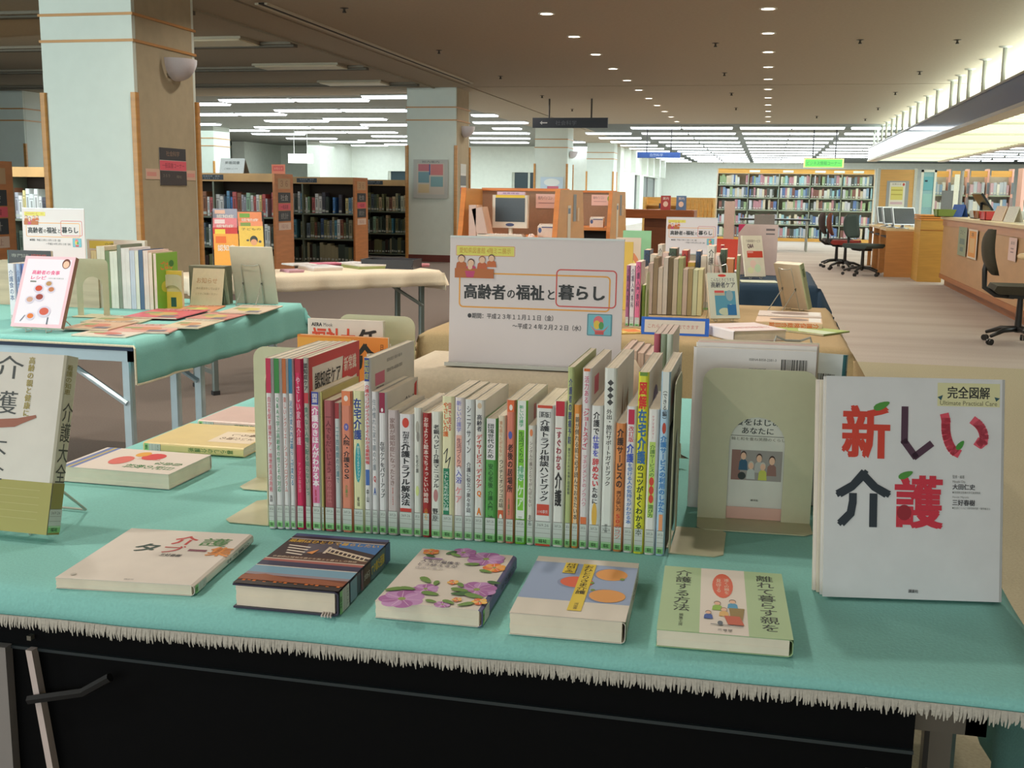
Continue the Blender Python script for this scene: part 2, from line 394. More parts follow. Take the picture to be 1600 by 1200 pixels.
def wire_stand(label, loc, rz, w=.055, h=.16, back=.1, lean=.25, loop=.0, group='white wire book stands'):
    root = thing('wire_stand', label, 'book stand', loc, rz, group)
    m = MB(); s = math.sin(lean); c = math.cos(lean); hw = w / 2; r = .0021
    P = lambda x, u: (x, u * s, u * c + .003)
    pts = [(-hw, -.03, .014), (-hw, -.03, .003), (-hw, 0, .003), P(-hw, .05), P(-hw, h - .01), P(-hw * .9, h), P(-hw * .4, h - .006), P(hw * .4, h - .006), P(hw * .9, h), P(hw, h - .01), P(hw, .05), (hw, 0, .003), (hw, -.03, .003), (hw, -.03, .014)]
    m.tube(pts, r, WIRE, 6); m.build('front_wire', root)
    m = MB()
    for x in (-hw, hw): m.tube([P(x, h * .5), (x * 1.05, back, .003)], r, WIRE, 6)
    m.tube([(-hw * 1.05, back, .003), (hw * 1.05, back, .003)], r, WIRE, 6)
    m.build('rear_wire', root)
    m = MB()
    for x in (-hw, hw): m.lathe([(0, .008), (.004, .006), (.004, -.006), (0, -.008)], P(x, h * .5), mat((90, 88, 80), .4, .05), 8)
    m.build('hinge', root); return root
# ================================================================== SETTING
def carpet():
    m = bpy.data.materials.new('carpet'); m.use_nodes = True; nt = m.node_tree; b = nt.nodes['Principled BSDF']; b.inputs['Roughness'].default_value = .95
    g = nt.nodes.new('ShaderNodeNewGeometry'); sp = nt.nodes.new('ShaderNodeSeparateXYZ'); nt.links.new(g.outputs['Position'], sp.inputs[0])
    # soft woven bands across the aisle
    mp = nt.nodes.new('ShaderNodeMapping'); mp.inputs['Scale'].default_value = (.12, 1.6, 1); nt.links.new(g.outputs['Position'], mp.inputs['Vector'])
    n = nt.nodes.new('ShaderNodeTexNoise'); n.inputs['Scale'].default_value = 1.3; n.inputs['Detail'].default_value = 3; nt.links.new(mp.outputs['Vector'], n.inputs['Vector'])
    r = nt.nodes.new('ShaderNodeValToRGB'); nt.links.new(n.outputs['Fac'], r.inputs['Fac'])
    A = [lin(x / 255) for x in (168, 156, 147)] + [1]; B_ = [lin(x / 255) for x in (178, 168, 160)] + [1]
    r.color_ramp.elements[0].position = .38; r.color_ramp.elements[0].color = A; r.color_ramp.elements[1].position = .62; r.color_ramp.elements[1].color = B_
    # a different, olive-beige carpet on the near side of the seam
    lt = nt.nodes.new('ShaderNodeMath'); lt.operation = 'LESS_THAN'; lt.inputs[1].default_value = 8.5; nt.links.new(sp.outputs['Y'], lt.inputs[0])
    mx = nt.nodes.new('ShaderNodeMixRGB'); nt.links.new(lt.outputs[0], mx.inputs[0]); nt.links.new(r.outputs['Color'], mx.inputs[1]); mx.inputs[2].default_value = [lin(x / 255) for x in (164, 156, 130)] + [1]
    # left of the aisle the falling-off light is painted in as darker carpet
    lt2 = nt.nodes.new('ShaderNodeMath'); lt2.operation = 'LESS_THAN'; lt2.inputs[1].default_value = -.8; nt.links.new(sp.outputs['X'], lt2.inputs[0])
    l3 = nt.nodes.new('ShaderNodeMath'); l3.operation = 'LESS_THAN'; l3.inputs[1].default_value = 21; nt.links.new(sp.outputs['Y'], l3.inputs[0])
    ml = nt.nodes.new('ShaderNodeMath'); ml.operation = 'MULTIPLY'; nt.links.new(lt2.outputs[0], ml.inputs[0]); nt.links.new(l3.outputs[0], ml.inputs[1])
    m2 = nt.nodes.new('ShaderNodeMixRGB'); nt.links.new(ml.outputs[0], m2.inputs[0]); nt.links.new(mx.outputs[0], m2.inputs[1]); m2.inputs[2].default_value = [lin(x / 255) for x in (118, 106, 98)] + [1]
    n2 = nt.nodes.new('ShaderNodeTexNoise'); n2.inputs['Scale'].default_value = 120; nt.links.new(g.outputs['Position'], n2.inputs['Vector'])
    m3 = nt.nodes.new('ShaderNodeMixRGB'); m3.blend_type = 'OVERLAY'; m3.inputs[0].default_value = .25; nt.links.new(m2.outputs[0], m3.inputs[1]); nt.links.new(n2.outputs['Fac'], m3.inputs[2])
    nt.links.new(m3.outputs[0], b.inputs['Base Color']); return m
CEIL = mat((162, 151, 131), .9, .04, 30)
CEILZ = 2.97
WALL = mat((226, 232, 222), .85, .03, 8)
WALLG = mat((205, 208, 196), .85, .03, 8)
m = MB(); m.box((-30, -8, -.1), (22, 60.2, 0), carpet()); struct('floor', m)
m = MB(); m.box((-5.0, -8, CEILZ), (22, 18.60, CEILZ + .12), CEIL); m.box((-5.0, 18.66, CEILZ), (22, 60.2, CEILZ + .12), CEIL)
m.box((-30, -8, CEILZ + .0), (-5.05, 18.60, CEILZ + .12), CEIL); m.box((-30, 18.66, CEILZ), (-5.05, 60.2, CEILZ + .12), CEIL)
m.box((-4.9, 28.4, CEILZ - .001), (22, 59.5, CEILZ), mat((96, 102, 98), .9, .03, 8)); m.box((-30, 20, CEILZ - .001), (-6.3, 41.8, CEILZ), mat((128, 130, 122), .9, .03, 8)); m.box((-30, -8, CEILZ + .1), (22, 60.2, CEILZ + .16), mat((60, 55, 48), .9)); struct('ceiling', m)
m = MB(); m.box((-5.5, 59.6, 0), (22, 59.9, CEILZ), WALL); struct('wall_back', m)
# side wall beyond the last column, with two tall openings
m = MB(); xw = -5.45
for a, b, z0, z1 in ((41.8, 59.6, 2.05, CEILZ), (41.8, 46.6, 0, 2.05), (48.6, 50, 0, 2.05), (56.5, 59.6, 0, 2.05), (46.6, 48.6, 0, .4), (50, 56.5, 0, .4)): m.box((xw - .3, a, z0), (xw, b, z1), WALL)
struct('wall_left', m)
for i, (a, b) in enumerate(((46.6, 48.6), (50, 56.5))):
    m = MB(); m.box((xw - .22, a, .4), (xw - .18, b, 2.05), mat((70, 84, 92), .15, .03)); 
    for y in (a, (a + b) / 2 - .03, b - .06): m.box((xw - .24, y, .4), (xw - .14, y + .06, 2.05), mat((150, 150, 145), .4, .03))
    struct('window_%d' % (i + 1), m)
for i, y in enumerate((43, 45, 49.2, 52, 55, 58)):
    m = MB(); m.box((xw - .02, y, 2.1), (xw + .22, y + .35, CEILZ), WALL); struct('trim_%d' % (i + 1), m)
m = MB()
for a, b, z0, z1 in ((-30, -5.75, 2.0, CEILZ), (-30, -14.6, 0, 2), (-12.2, -9.6, 0, 2), (-8.3, -5.75, 0, 2), (-14.6, -12.2, 0, .4), (-9.6, -8.3, 0, .4)): m.box((a, 41.8, z0), (b, 42.1, z1), WALL)
struct('wall_left_back', m)
for i, (a, b) in enumerate(((-14.6, -12.2), (-9.6, -8.3))):
    m = MB(); m.box((a, 41.95, .4), (b, 42, 2.0), mat((60, 74, 80), .15, .03)); m.box((a, 41.9, .4), (a + .08, 42.02, 2), WALLG); m.box((b - .08, 41.9, .4), (b, 42.02, 2), WALLG)
    m.box(((a + b) / 2 - .04, 41.9, .4), ((a + b) / 2 + .04, 42.02, 2), WALLG); struct('window_%d' % (i + 3), m)
for i, x in enumerate((-16.6, -19.6, -22.6)):
    m = MB(); m.box((x, 38.6, 0), (x + .5, 41.8, CEILZ), WALL); struct('trim_%d' % (i + 7), m)
m = MB(); m.box((22, -8, 0), (22.2, 60, CEILZ), WALL); struct('wall_right', m)
m = MB(); m.box((-30.2, -8, 0), (-30, 60, CEILZ), WALLG); struct('wall_left_far', m)

# ceiling slot that runs down the aisle edge, and the unlit troughs of the left zone
m = MB(); m.box((-4.86, 10.2, CEILZ - .012), (-4.80, 17.9, CEILZ + .001), mat((40, 38, 34), .8)); m.box((-4.80, 10.2, CEILZ - .018), (-4.77, 17.9, CEILZ), mat((190, 182, 160), .6)); m.box((-4.9, 10.2, CEILZ - .018), (-4.86, 17.9, CEILZ), mat((190, 182, 160), .6)); struct('trim_20', m)
m = MB(); m.box((-5.68, 9, CEILZ - .02), (-5.64, 18.6, CEILZ), mat((150, 142, 122), .8)); struct('trim_21', m)
for i, y in enumerate((10.4, 12.9, 15.4, 17.8)):
    m = MB(); m.box((-17, y, CEILZ - .05), (-5.7, y + .12, CEILZ + .001), mat((95, 90, 78), .8)); m.box((-17, y - .09, CEILZ - .03), (-5.7, y, CEILZ), mat((118, 112, 98), .8)); struct('trim_%d' % (22 + i), m)

# columns: four faces of plaster, two wood rings, wood corner strips
COLM = mat((212, 222, 214), .8, .02, 8); CWOOD = wood((196, 140, 72), .8, 2)
def column(label, x0, x1, y0, y1, side=None):
    t = thing('column', label, 'column', ((x0 + x1) / 2, (y0 + y1) / 2, 0), group='square plaster columns of the hall')
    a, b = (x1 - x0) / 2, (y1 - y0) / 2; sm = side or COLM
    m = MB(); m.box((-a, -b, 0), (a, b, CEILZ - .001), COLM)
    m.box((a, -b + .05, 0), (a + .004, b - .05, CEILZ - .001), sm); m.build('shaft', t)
    for z in (2.415, 2.63):
        m = MB(); m.box((-a - .012, -b - .012, z), (a + .016, b + .012, z + .022), CWOOD); lab(m.build('ring', t), 'thin wooden band')
    for sx in (-1, 1):
        for sy in (-1, 1):
            m = MB(); x = sx * a; y = sy * b; m.box((x - .028, y - .028, 0), (x + .028, y + .028, 2.0), CWOOD, .008); m.build('corner_strip', t)
    m = MB(); m.box((-a - .02, -b - .02, 0), (a + .02, b + .02, .12), wood((110, 50, 40), .8)); m.build('baseboard', t)
    return t
COLM_SHADED = mat((176, 164, 138), .85, .05, 10)  # column plaster with the aisle side's shade put into the colour
column('nearest square column at left, bright front face and shaded brown side with wood strips', -6.14, -5.27, 8.64, 9.68, COLM_SHADED)
column('shaded square column in the middle distance beside the low bookshelves', -6.15, -5.27, 18.62, 19.5, COLM_SHADED)
column('pale square column seen below the dark hanging arrow sign', -6.15, -5.27, 29.5, 30.4)
column('farthest pale square column right of the column under the dark sign', -6.2, -5.27, 38.6, 39.5)
column('pale column at the far left edge of the picture behind the bookshelf', -14.55, -13.68, 18.6, 19.5)
column('pale column in the left reading zone behind the folded white notice', -16.6, -15.5, 29.4, 30.4)

# downlights: two visible rows, real lamps all the way to the display
DLM = mat((255, 246, 232), .5, 0, emit=9); RIM = mat((205, 195, 175), .5)
dl = None; n = 0
for X in (-2.24, -.09):
    for k in range(-2, 11):
        y = 11.2 + 1.625 * (k if k >= 0 else k)
        if dl is None:
            dl = thing('downlight', 'round recessed ceiling downlight glowing warm white in its row', 'ceiling light', group='round ceiling downlights in two rows along the aisle')
            m = MB(); m.lathe([(.085, 0), (.085, -.008), (.066, -.008), (.064, .0)], (0, 0, 0), RIM, 24); m.build('rim', dl, True)
            m = MB(); m.lathe([(0, -.004), (.064, -.004)], (0, 0, 0), DLM, 24); m.build('lens', dl); o = dl
        else: o = dup(dl)
        o.location = (X, y, CEILZ); o['label'] = 'round recessed ceiling downlight, %s from the near end of the %s row' % (ORD[k + 2], 'left' if X < -1 else 'right')
for X in (-4.4, -2.24, -.09):  # leftmost row is added, lamps without any fittings
    for k in range(20):
        y = 27.45 - 1.625 * k
        if y < -4 or (X > -1 and y < 2.5): continue
        area('downlight_lamp', (X, y, CEILZ - .02), (X, y, 0), .12, .12, DOWN_POWER * (1 if X > -4 else .6), DOWN_COL, 'DISK', 150)

# fluorescent ceiling lights
FLM = mat((238, 246, 255), .5, 0, emit=7); FLB = mat((200, 205, 200), .5)
fl = None
def fluoro(x, y, L=1.3, lb='long fluorescent ceiling fitting in the lit grid over the far shelves', g='fluorescent fittings of the far ceiling grid'):
    global fl
    if fl is None:
        fl = thing('fluorescent_light', lb, 'ceiling light', group=g)
        m = MB(); m.box((-.65, -.23, -.02), (.65, .23, 0), FLB); m.build('housing', fl)
        m = MB(); m.prism([(-.21, -.02), (.21, -.02), (.16, -.05), (-.16, -.05)], 'x', -.63, .63, FLM); m.build('diffuser', fl); o = fl
    else: o = dup(fl)
    o['label'] = lb; o['group'] = g; o.location = (x, y, CEILZ); o.scale.x = L / 1.3; o.location.z = CEILZ - .004; return o
for r in range(12):
    y = 29.55 + 2.58 * r
    ci = 0
    for X in (-4.55 if r else -4.2, -2.95, -1.62, -.15, 1.15, 2.6, 3.9):
        if X < -4 and r == 0: continue
        if X > 3.5 and r > 8: continue
        fluoro(X, y, 1.3, 'fluorescent fitting, %s from left in the %s row of the far ceiling grid' % (ORD[ci], ORD[r])); ci += 1
LG = 'lit fluorescent fittings over the left reading zone'; LL = 'long lit fluorescent fitting above the left reading zone bookshelves'
for (a, b) in (((360, 160), (564, 153)), ((569, 152.5), (700, 150)), ((305, 163), (355, 162)), ((305, 180), (438, 177)), ((442, 175), (630, 170)), ((305, 194), (343, 194)), ((422, 190), (506, 187.5)), ((511, 187), (600, 185)),
               ((336, 205), (410, 202.5)), ((413, 201), (563, 197)), ((569, 196), (660, 194)), ((401, 210), (470, 208.5)), ((473, 208), (612, 205)), ((455, 217), (520, 215.5)), ((588, 214), (680, 212)),
               ((505, 222), (566, 221)), ((570, 221), (680, 218.5)), ((552, 227.5), (603, 227)), ((608, 226.5), (690, 225)), ((737, 180.5), (778, 180)), ((740, 192), (825, 191)), ((770, 201), (815, 200.5)), ((738, 209), (825, 207)), ((738, 217), (825, 215)), ((738, 223), (825, 222)), ((890, 222), (915, 222)), ((890, 230), (918, 230))):
    p, q = G(*a, CEILZ - .03), G(*b, CEILZ - .03)
    L = q.x - p.x; k = max(1, round(L / 1.45)); 
    for i in range(k):
        nL = globals().get('nL', 0) + 1; fluoro(p.x + L * (i + .5) / k, (p.y + q.y) / 2, L / k - .08, 'lit fluorescent fitting over the left reading zone, %s counting down from the near top' % ORD[nL - 1], LG)
for r in range(9):
    for X in (5.6, 7.0, 8.5, 9.9, 11.4):
        fluoro(X, 33 + 2.58 * r, 1.3, 'fluorescent fitting beyond the counter canopy, row %s, column %s from left' % (ORD[r], ORD[int((X - 5) / 1.4)]), 'fluorescent fittings beyond the counter canopy')
UNL = mat((214, 206, 178), .5, .02)
for i, (x, y, L) in enumerate(((-6.75, 12.6, 1.3), (-6.6, 15.25, 1.3), (-6.7, 17.6, 1.1))):
    t = thing('ceiling_panel', ['nearest', 'middle', 'farthest'][i] + ' unlit cream ceiling light panel left of the ceiling slot', 'ceiling light', (x, y, CEILZ), group='unlit ceiling light panels')
    m = MB(); m.box((-L / 2, -.3, -.03), (L / 2, .3, 0), mat((150, 142, 120), .6)); m.build('housing', t)
    m = MB(); m.prism([(-.28, -.03), (.28, -.03), (.25, -.045), (-.25, -.045)], 'x', -L / 2 + .03, L / 2 - .03, UNL); m.build('diffuser', t)
# sprinklers / detectors
sp = None
for i, (px, py) in enumerate(((538, 16), (686, 81), (782, 121), (1118, 70), (1132, 116), (1143, 147), (1150, 170), (1344, 65), (1496, 65), (1437, 114), (1399, 146), (1372, 170), (1352, 187), (847, 151), (894, 172), (1276, 183))):
    p = G(px, py, CEILZ - .02)
    if sp is None:
        sp = thing('sprinkler', 'small dark sprinkler head under the ceiling', 'sprinkler', group='small sprinkler heads on the ceiling')
        m = MB(); m.lathe([(.0, -.045), (.02, -.045), (.02, -.035), (.012, -.03), (.012, -.008), (.04, -.004), (.045, 0)], (0, 0, 0), mat((70, 66, 58), .4, .03, metal=.6), 12); m.build('head', sp, True); o = sp
    else: o = dup(sp)
    o.location = (p.x, p.y, CEILZ); o['label'] = 'small dark sprinkler head under the ceiling, %s from the left, nearer ones first' % ORD[i]

# ================================================================== CANOPY over the counter
cx0, cx1, cy0, cy1 = 2.58, 4.5, 8.0, 31.7
t = thing('counter_canopy', 'long suspended canopy over the counter with glassy blue grey fascia and luminous underside', 'canopy', (cx0, cy0, 2.2))
FAS = mat((66, 96, 146), .1, .02, 5, 0); BRN = wood((160, 142, 120), .85, 2)
m = MB(); L = cy1 - cy0; m.box((0, 0, .03), (.03, L, .34), FAS); lab(m.build('fascia', t), 'reflective blue grey fascia')
m = MB(); m.box((-.02, 0, .33), (.06, L, .355), mat((150, 140, 126), .4, .02)); m.build('top_rail', t)
m = MB(); m.box((-.02, 0, -.015), (.22, L, .03), BRN); m.box((1.78, 0, -.015), (1.95, L, .03), BRN)
for k in range(9): m.box((.22, k * 2.63, -.01), (1.78, k * 2.63 + .1, .03), mat((214, 216, 196), .6, .03))
m.build('soffit_frame', t)
LUM = mat((240, 250, 228), .6, 0, emit=2.0); LUV = mat((240, 238, 214), .6)
for k in range(9):
    m = MB(); m.box((.22, k * 2.63 + .14, .02), (1.78, (k + 1) * 2.63, .03), LUM); lab(m.build('light_panel', t), 'glowing cream louvred panel')
m = MB()
for k in range(9):
    for j in range(1, 8):
        y = k * 2.63 + .14 + j * .31; m.box((.22, y, .005), (1.78, y + .015, .02), LUV)
m.build('louvre', t, kind='stuff')
m = MB(); m.box((.03, 0, .2), (1.95, L, .22), mat((190, 190, 180), .7)); m.box((0, L - .02, .0), (1.95, L, .34), mat((170, 178, 178), .5)); m.build('upper_deck', t)
hg = None
HM = mat((176, 178, 168), .5, .02)
for i, y in enumerate((11.0, 12.6, 14.26, 15.5, 16.6, 17.4, 18.1, 19.57, 20.75, 22.0, 23.1, 24.3, 25.4, 26.4, 27.6, 28.6, 29.6, 30.6)):
    if hg is None:
        hg = thing('canopy_hanger', 'thin pale rod hanging the canopy from the ceiling', 'hanger rod', group='hanger rods of the counter canopy')
        m = MB(); m.tube([(0, 0, CEILZ - 2.555), (0, 0, 0)], .026, HM, 8); m.build('rod', hg, True)
        m = MB(); m.lathe([(.02, -.02), (.07, -.008), (.075, 0)], (0, 0, CEILZ - 2.555), HM, 12); m.build('ceiling_cup', hg, True); o = hg
    else: o = dup(hg)
    o.location = (cx0 + .03, y, 2.555); o['label'] = 'thin pale canopy hanger rod, %s from the near end' % ORD[i]
# ================================================================== FOREGROUND TABLE
TZ = .7
TEAL = mat((140, 206, 200), .95, .05, 260, bump=.3); CREAMF = mat((234, 220, 196), .95, .05, 200, bump=.3)
OCH = mat((178, 154, 114), .95, .06, 200, bump=.3); NAVY = mat((40, 62, 82), .95, .06, 200, bump=.3)
FRG = mat((188, 184, 174), .95, .12, 300)
X0, X1, Y0, Y1 = -1.2, .315, 1.17, 2.75
folding_table('black folding table under the near teal cloth with dark modesty panel', X0 + .01, X1 - .02, Y0 + .02, Y1 - .01, .686, frame=(120, 115, 110), panel=(-1.1, .185, .15, .605), dark=(14, 15, 18))
def hem1(root, vs, nx, ny, xs, ys):
    fringe(root, [V(vs[i]) + V((0, -.001, .001)) for i in range(nx)], .013, FRG)
c1 = cloth('tablecloth', 'near teal tablecloth with frayed white hem over the front display table', X0, X1, Y0, Y1, TZ - .0005, (.2, .3, .042, .25), TEAL, wav=.004, hem=hem1, seed=4,
           sag=lambda x, y, o: (.009 * math.sin(x * 2.2 + 1) * (o > .02)) if y < Y0 else 0)

# ---- five books lying along the front edge, plus three at the back left
def leaf(cx, cy, r, a, col): # pointed leaf
    pts = []
    for k in range(12):
        tt = k / 12 * 2 * PI; x = math.cos(tt) * r; y = math.sin(tt) * r * .45 * (1 - .3 * math.cos(tt)); pts.append((cx + x * math.cos(a) - y * math.sin(a), cy + (x * math.sin(a) + y * math.cos(a)) * .7))
    return ('p', pts, col)
def petals(cx, cy, r, col, col2, n=7, sq=.7):
    o = []
    for k in range(n):
        a = 2 * PI * k / n + .3; o.append(('e', cx + r * .55 * math.cos(a), cy + r * .55 * math.sin(a) * sq, r * .42, r * .42 * sq, col if k % 2 else col2))
    for k in range(n):
        a = 2 * PI * k / n; o.append(('l', [(cx, cy), (cx + r * .8 * math.cos(a), cy + r * .8 * math.sin(a) * sq)], .0006, (240, 215, 235)))
    o.append(('e', cx, cy, r * .16, r * .16 * sq, (150, 170, 90))); return o
GR = (60, 110, 55); GR2 = (110, 150, 70); PU = (176, 110, 176); PU2 = (200, 150, 205); ORG = (235, 120, 50)
floral = petals(.22, .93, .22, PU, PU2) + petals(.36, .74, .13, PU, PU2) + petals(.83, .68, .2, PU, PU2, 8) + petals(.72, .12, .2, PU2, PU, 8) + petals(.45, .03, .14, PU2, PU) + petals(.62, .97, .08, PU, PU2)
floral += petals(.12, .07, .09, ORG, (245, 170, 70), 6) + petals(.86, .28, .12, ORG, (245, 170, 70), 7) + petals(.57, .6, .06, ORG, (245, 190, 80), 5) + petals(.93, .88, .08, ORG, (250, 200, 90), 5) + petals(.72, .88, .05, ORG, (245, 190, 80), 5)
for (x, y, r, a) in ((.33, .06, .07, 2.2), (.4, .1, .07, .6), (.15, .15, .06, .4), (.62, .25, .08, 2.9), (.8, .36, .07, .3), (.3, .6, .09, .8), (.42, .64, .06, 1.5), (.08, .8, .09, 2.6), (.2, .77, .08, .1), (.44, .82, .09, .2), (.68, .72, .09, .2), (.72, .78, .1, 2.9), (.85, .8, .1, .3), (.95, .55, .07, .2), (.66, .93, .07, .5), (.82, .94, .08, 2.5), (.5, .94, .06, .3), (.66, .64, .06, 1)): floral.append(leaf(x, y, r, a, GR if (x * 10) % 2 > 1 else GR2))
floral += [('t', '人生の最後を', .1, .235, .5, .285, (60, 45, 80), .01), ('t', 'どう終えるか', .1, .3, .5, .35, (60, 45, 80), .01), ('r', .1, .195, .3, .215, (150, 100, 170)), ('t', '吉田千事子', .1, .375, .38, .41, (150, 145, 150))]
scen = [('r', 0, 0, 1, .1, (70, 85, 130)), ('r', 0, .05, 1, .1, (55, 40, 55)), ('r', 0, .1, 1, .115, (200, 190, 180)), ('r', 0, .115, 1, .52, (60, 42, 42)), ('p', [(.55, .12), (1, .12), (1, .32), (.7, .24), (.4, .2)], (70, 120, 180)), ('p', [(.25, .2), (.55, .14), (.6, .3), (.3, .4)], (88, 84, 96)),
        ('t', '最期はひとりで暮らしたい', .02, .125, .96, .185, (225, 180, 50), .02)]
for k in range(4): scen.append(('l', [(.08 + .02 * k, .25 + .05 * k), (.3 + .0 * k, .27 + .05 * k)], .004, (225, 215, 200)))
scen += [('l', [(.5, .26), (.98, .4)], .005, (225, 210, 190)), ('l', [(.5, .33), (.98, .46)], .004, (215, 200, 170)), ('l', [(.5, .24), (.5, .36)], .004, (225, 210, 190))] + [('l', [(.54 + .05 * k, .27 + .014 * k), (.54 + .05 * k, .33 + .014 * k)], .002, (230, 215, 190)) for k in range(9)]
scen += [('p', [(.33, .38), (.42, .3), (.4, .4)], (225, 150, 80)), ('p', [(.15, .46), (1, .46), (1, .52), (.1, .52)], (90, 55, 35)), ('t', '京都府山城地方豊かな風土と暮らしの物語', .05, .47, .9, .5, (220, 205, 180)), ('r', 0, .52, 1, .535, (215, 205, 190)), ('r', 0, .535, 1, .58, (170, 95, 85)), ('r', 0, .575, 1, .66, (50, 48, 80)),
         ('r', 0, .66, 1, .672, (225, 215, 200)), ('r', 0, .672, 1, .8, (120, 165, 190)), ('r', 0, .79, 1, .83, (150, 140, 150)), ('r', 0, .83, 1, .93, (120, 60, 35)), ('r', 0, .93, 1, 1, (40, 32, 30))] + [('r', .05 * k, .9 + .02 * (k % 3), .05 * k + .03, .93 + .02 * (k % 2), (230, 125, 45)) for k in range(20)] + [('p', [(.0, .86), (.2, .82), (.45, .87), (.7, .84), (1, .88), (1, .93), (0, .93)], (150, 85, 50))]
mango = [('r', 0, 0, 1, .1, (232, 226, 214)), ('r', 0, .1, 1, .75, (160, 180, 215)), ('r', 0, .75, 1, 1, (232, 226, 214)),
         ('e', .75, .26, .15, .11, (135, 150, 185)), ('e', .77, .26, .15, .105, (240, 168, 90)), ('e', .45, .44, .16, .1, (140, 155, 190)), ('e', .47, .43, .155, .095, (235, 105, 70)), ('e', .76, .63, .17, .11, (135, 150, 185)), ('e', .785, .63, .165, .105, (240, 168, 90)),
         ('e', .88, .33, .022, .02, (130, 160, 70)), ('e', .61, .43, .022, .02, (130, 160, 70)), ('e', .64, .55, .022, .015, (130, 160, 70)),
         ('r', .475, .1, .6, .9, (236, 208, 60)), ('r', .3, .1, .42, .29, (236, 208, 60)), ('v', 'おひとりさま介護', .49, .12, .585, .64, (60, 50, 20), .01), ('v', '村田くみ', .315, .115, .405, .28, (60, 50, 20), .01), ('v', '河出書', .52, .78, .56, .88, (80, 60, 20))]
def person(cx, cy, s, body, hair=(70, 45, 40), skin=(240, 195, 165), hr=1.0):
    return [('p', [(cx - 1.3 * s, cy + 3.2 * s), (cx - 1.1 * s, cy + 1.3 * s), (cx - .5 * s, cy + .8 * s), (cx + .5 * s, cy + .8 * s), (cx + 1.1 * s, cy + 1.3 * s), (cx + 1.3 * s, cy + 3.2 * s)], body),
            ('e', cx, cy - .1 * s, .85 * s, .95 * s * hr, hair), ('e', cx, cy + .1 * s, .75 * s, .8 * s * hr, skin)]
GN = (178, 208, 160)
care = [('r', 0, 0, 1, 1, GN), ('r', .315, 0, .68, 1, (236, 228, 218)), ('v', '離れて暮らす親を', .77, .06, .92, .92, (40, 60, 45), .012), ('v', '介護する方法', .1, .06, .24, .72, (40, 60, 45), .012), ('v', '編集工房', .155, .75, .19, .93, (50, 70, 50)),
        ('e', .495, .28, .085, .2, (230, 96, 60)), ('v', '遠くの親を', .505, .16, .55, .42, (240, 225, 200)), ('v', '見守る', .44, .17, .485, .4, (240, 225, 200))]
care += person(.57, .53, .032, (70, 160, 205)) + person(.45, .57, .032, (150, 195, 70)) + [('p', [(.54, .63), (.66, .63), (.64, .8), (.55, .78)], (150, 125, 60))] + person(.5, .66, .03, (230, 185, 110), (150, 120, 100)) + [('p', [(.5, .75), (.62, .75), (.65, .87), (.53, .87)], (205, 90, 60))] + person(.38, .72, .027, (50, 90, 175)) + [('l', [(.4, .88), (.64, .89)], .0015, (60, 80, 90)), ('e', .47, .86, .02, .03, (90, 105, 120)), ('t', '三省堂', .45, .94, .56, .965, (50, 50, 60), .02)]
taboo = [('t', '介', .46, .11, .64, .29, (200, 50, 45), .03), ('t', '護', .68, .13, .9, .29, (80, 140, 75), .01), ('t', 'タ', .24, .3, .42, .46, (40, 70, 60), .04), ('t', 'ブ', .46, .32, .62, .46, (200, 60, 60), .01), ('t', 'ー', .66, .37, .8, .41, (130, 60, 80), .04), ('t', '集', .82, .3, 1.0, .48, (225, 140, 50), .03), ('t', '三好春樹', .5, .48, .66, .53, (60, 60, 60), .02), ('t', '講談社', .48, .955, .55, .975, (120, 115, 110)), ('e', .09, .93, .02, .02, (200, 195, 185))]
ITEMS5 = [
 ('wide cream paperback about care taboos, first lying book from the left front edge', [(90, 900), (300, 916), (395, 836), (207, 823)], .715, .014, (228, 220, 210), taboo, {}, False),
 ('thick hardback with dark scenery photographs, second from left on the front edge', [(366, 908), (527, 930), (608, 843), (465, 835)], .731, .031, (60, 60, 80), scen, {}, True),
 ('cream book with purple and orange flowers lying on the front edge', [(588, 937), (752, 957), (808, 868), (660, 858)], .721, .021, (230, 222, 212), floral, {'spine': (95, 95, 150)}, False),
 ('pale blue and white book with orange mangoes and yellow title strips', [(796, 956), (978, 975), (998, 880), (842, 870)], .726, .026, (232, 226, 214), mango, {'back': (90, 125, 160)}, False),
 ('green book with white centre panel, red oval and family drawing', [(1027, 987), (1238, 998), (1222, 897), (1038, 885)], .72, .02, GN, care, {'back': (60, 90, 110)}, False)]
for (lb_, px, zt, t_, colr, a_, ex, hard) in ITEMS5:
    c, hd, w, h = lay_px(px, zt)
    b = make_book(lb_, w, h, t_, colr, ex.get('spine'), hard, ([('r', 0, 0, 1, .1, (75, 95, 140)), ('r', 0, .12, 1, .4, (90, 110, 120)), ('v', '最期の暮らし', .2, .13, .8, .4, (225, 190, 60), .03), ('r', 0, .42, 1, .55, (90, 60, 45)), ('v', '作者名', .3, .43, .7, .54, (200, 190, 180)), ('r', 0, .56, 1, .6, (120, 80, 90)), ('r', 0, .68, 1, .8, (130, 160, 180))] if hard else [('v', '介護の本', .25, .08, .75, .5, (60, 60, 60))]), a_, None, back=ex.get('back'), group='books lying along the front edge of the near teal table')
    lay(b, c, TZ, hd, w, h, t_, 'L')
    if hard:
        m = MB(); p0 = G(515, 935, .715)
        loc = [V((p0.x - .002, p0.y + .004, .722)), V((p0.x, p0.y - .004, .712)), V((p0.x + .001, p0.y - .010, .704)), V((p0.x + .004, p0.y - .026, .7022))]
        for dx in (-.0015, .0, .0015, .003):
            m.tube([q + V((dx * (1 + i * .5), 0, 0)) for i, q in enumerate(loc)], .0014, mat((210, 200, 196), .5, .1), 5)
        rb = m.build('ribbon_marker', None); rb.parent = b; rb.matrix_parent_inverse = b.matrix_world.inverted(); lab(rb, 'pale ribbon bookmark ends')
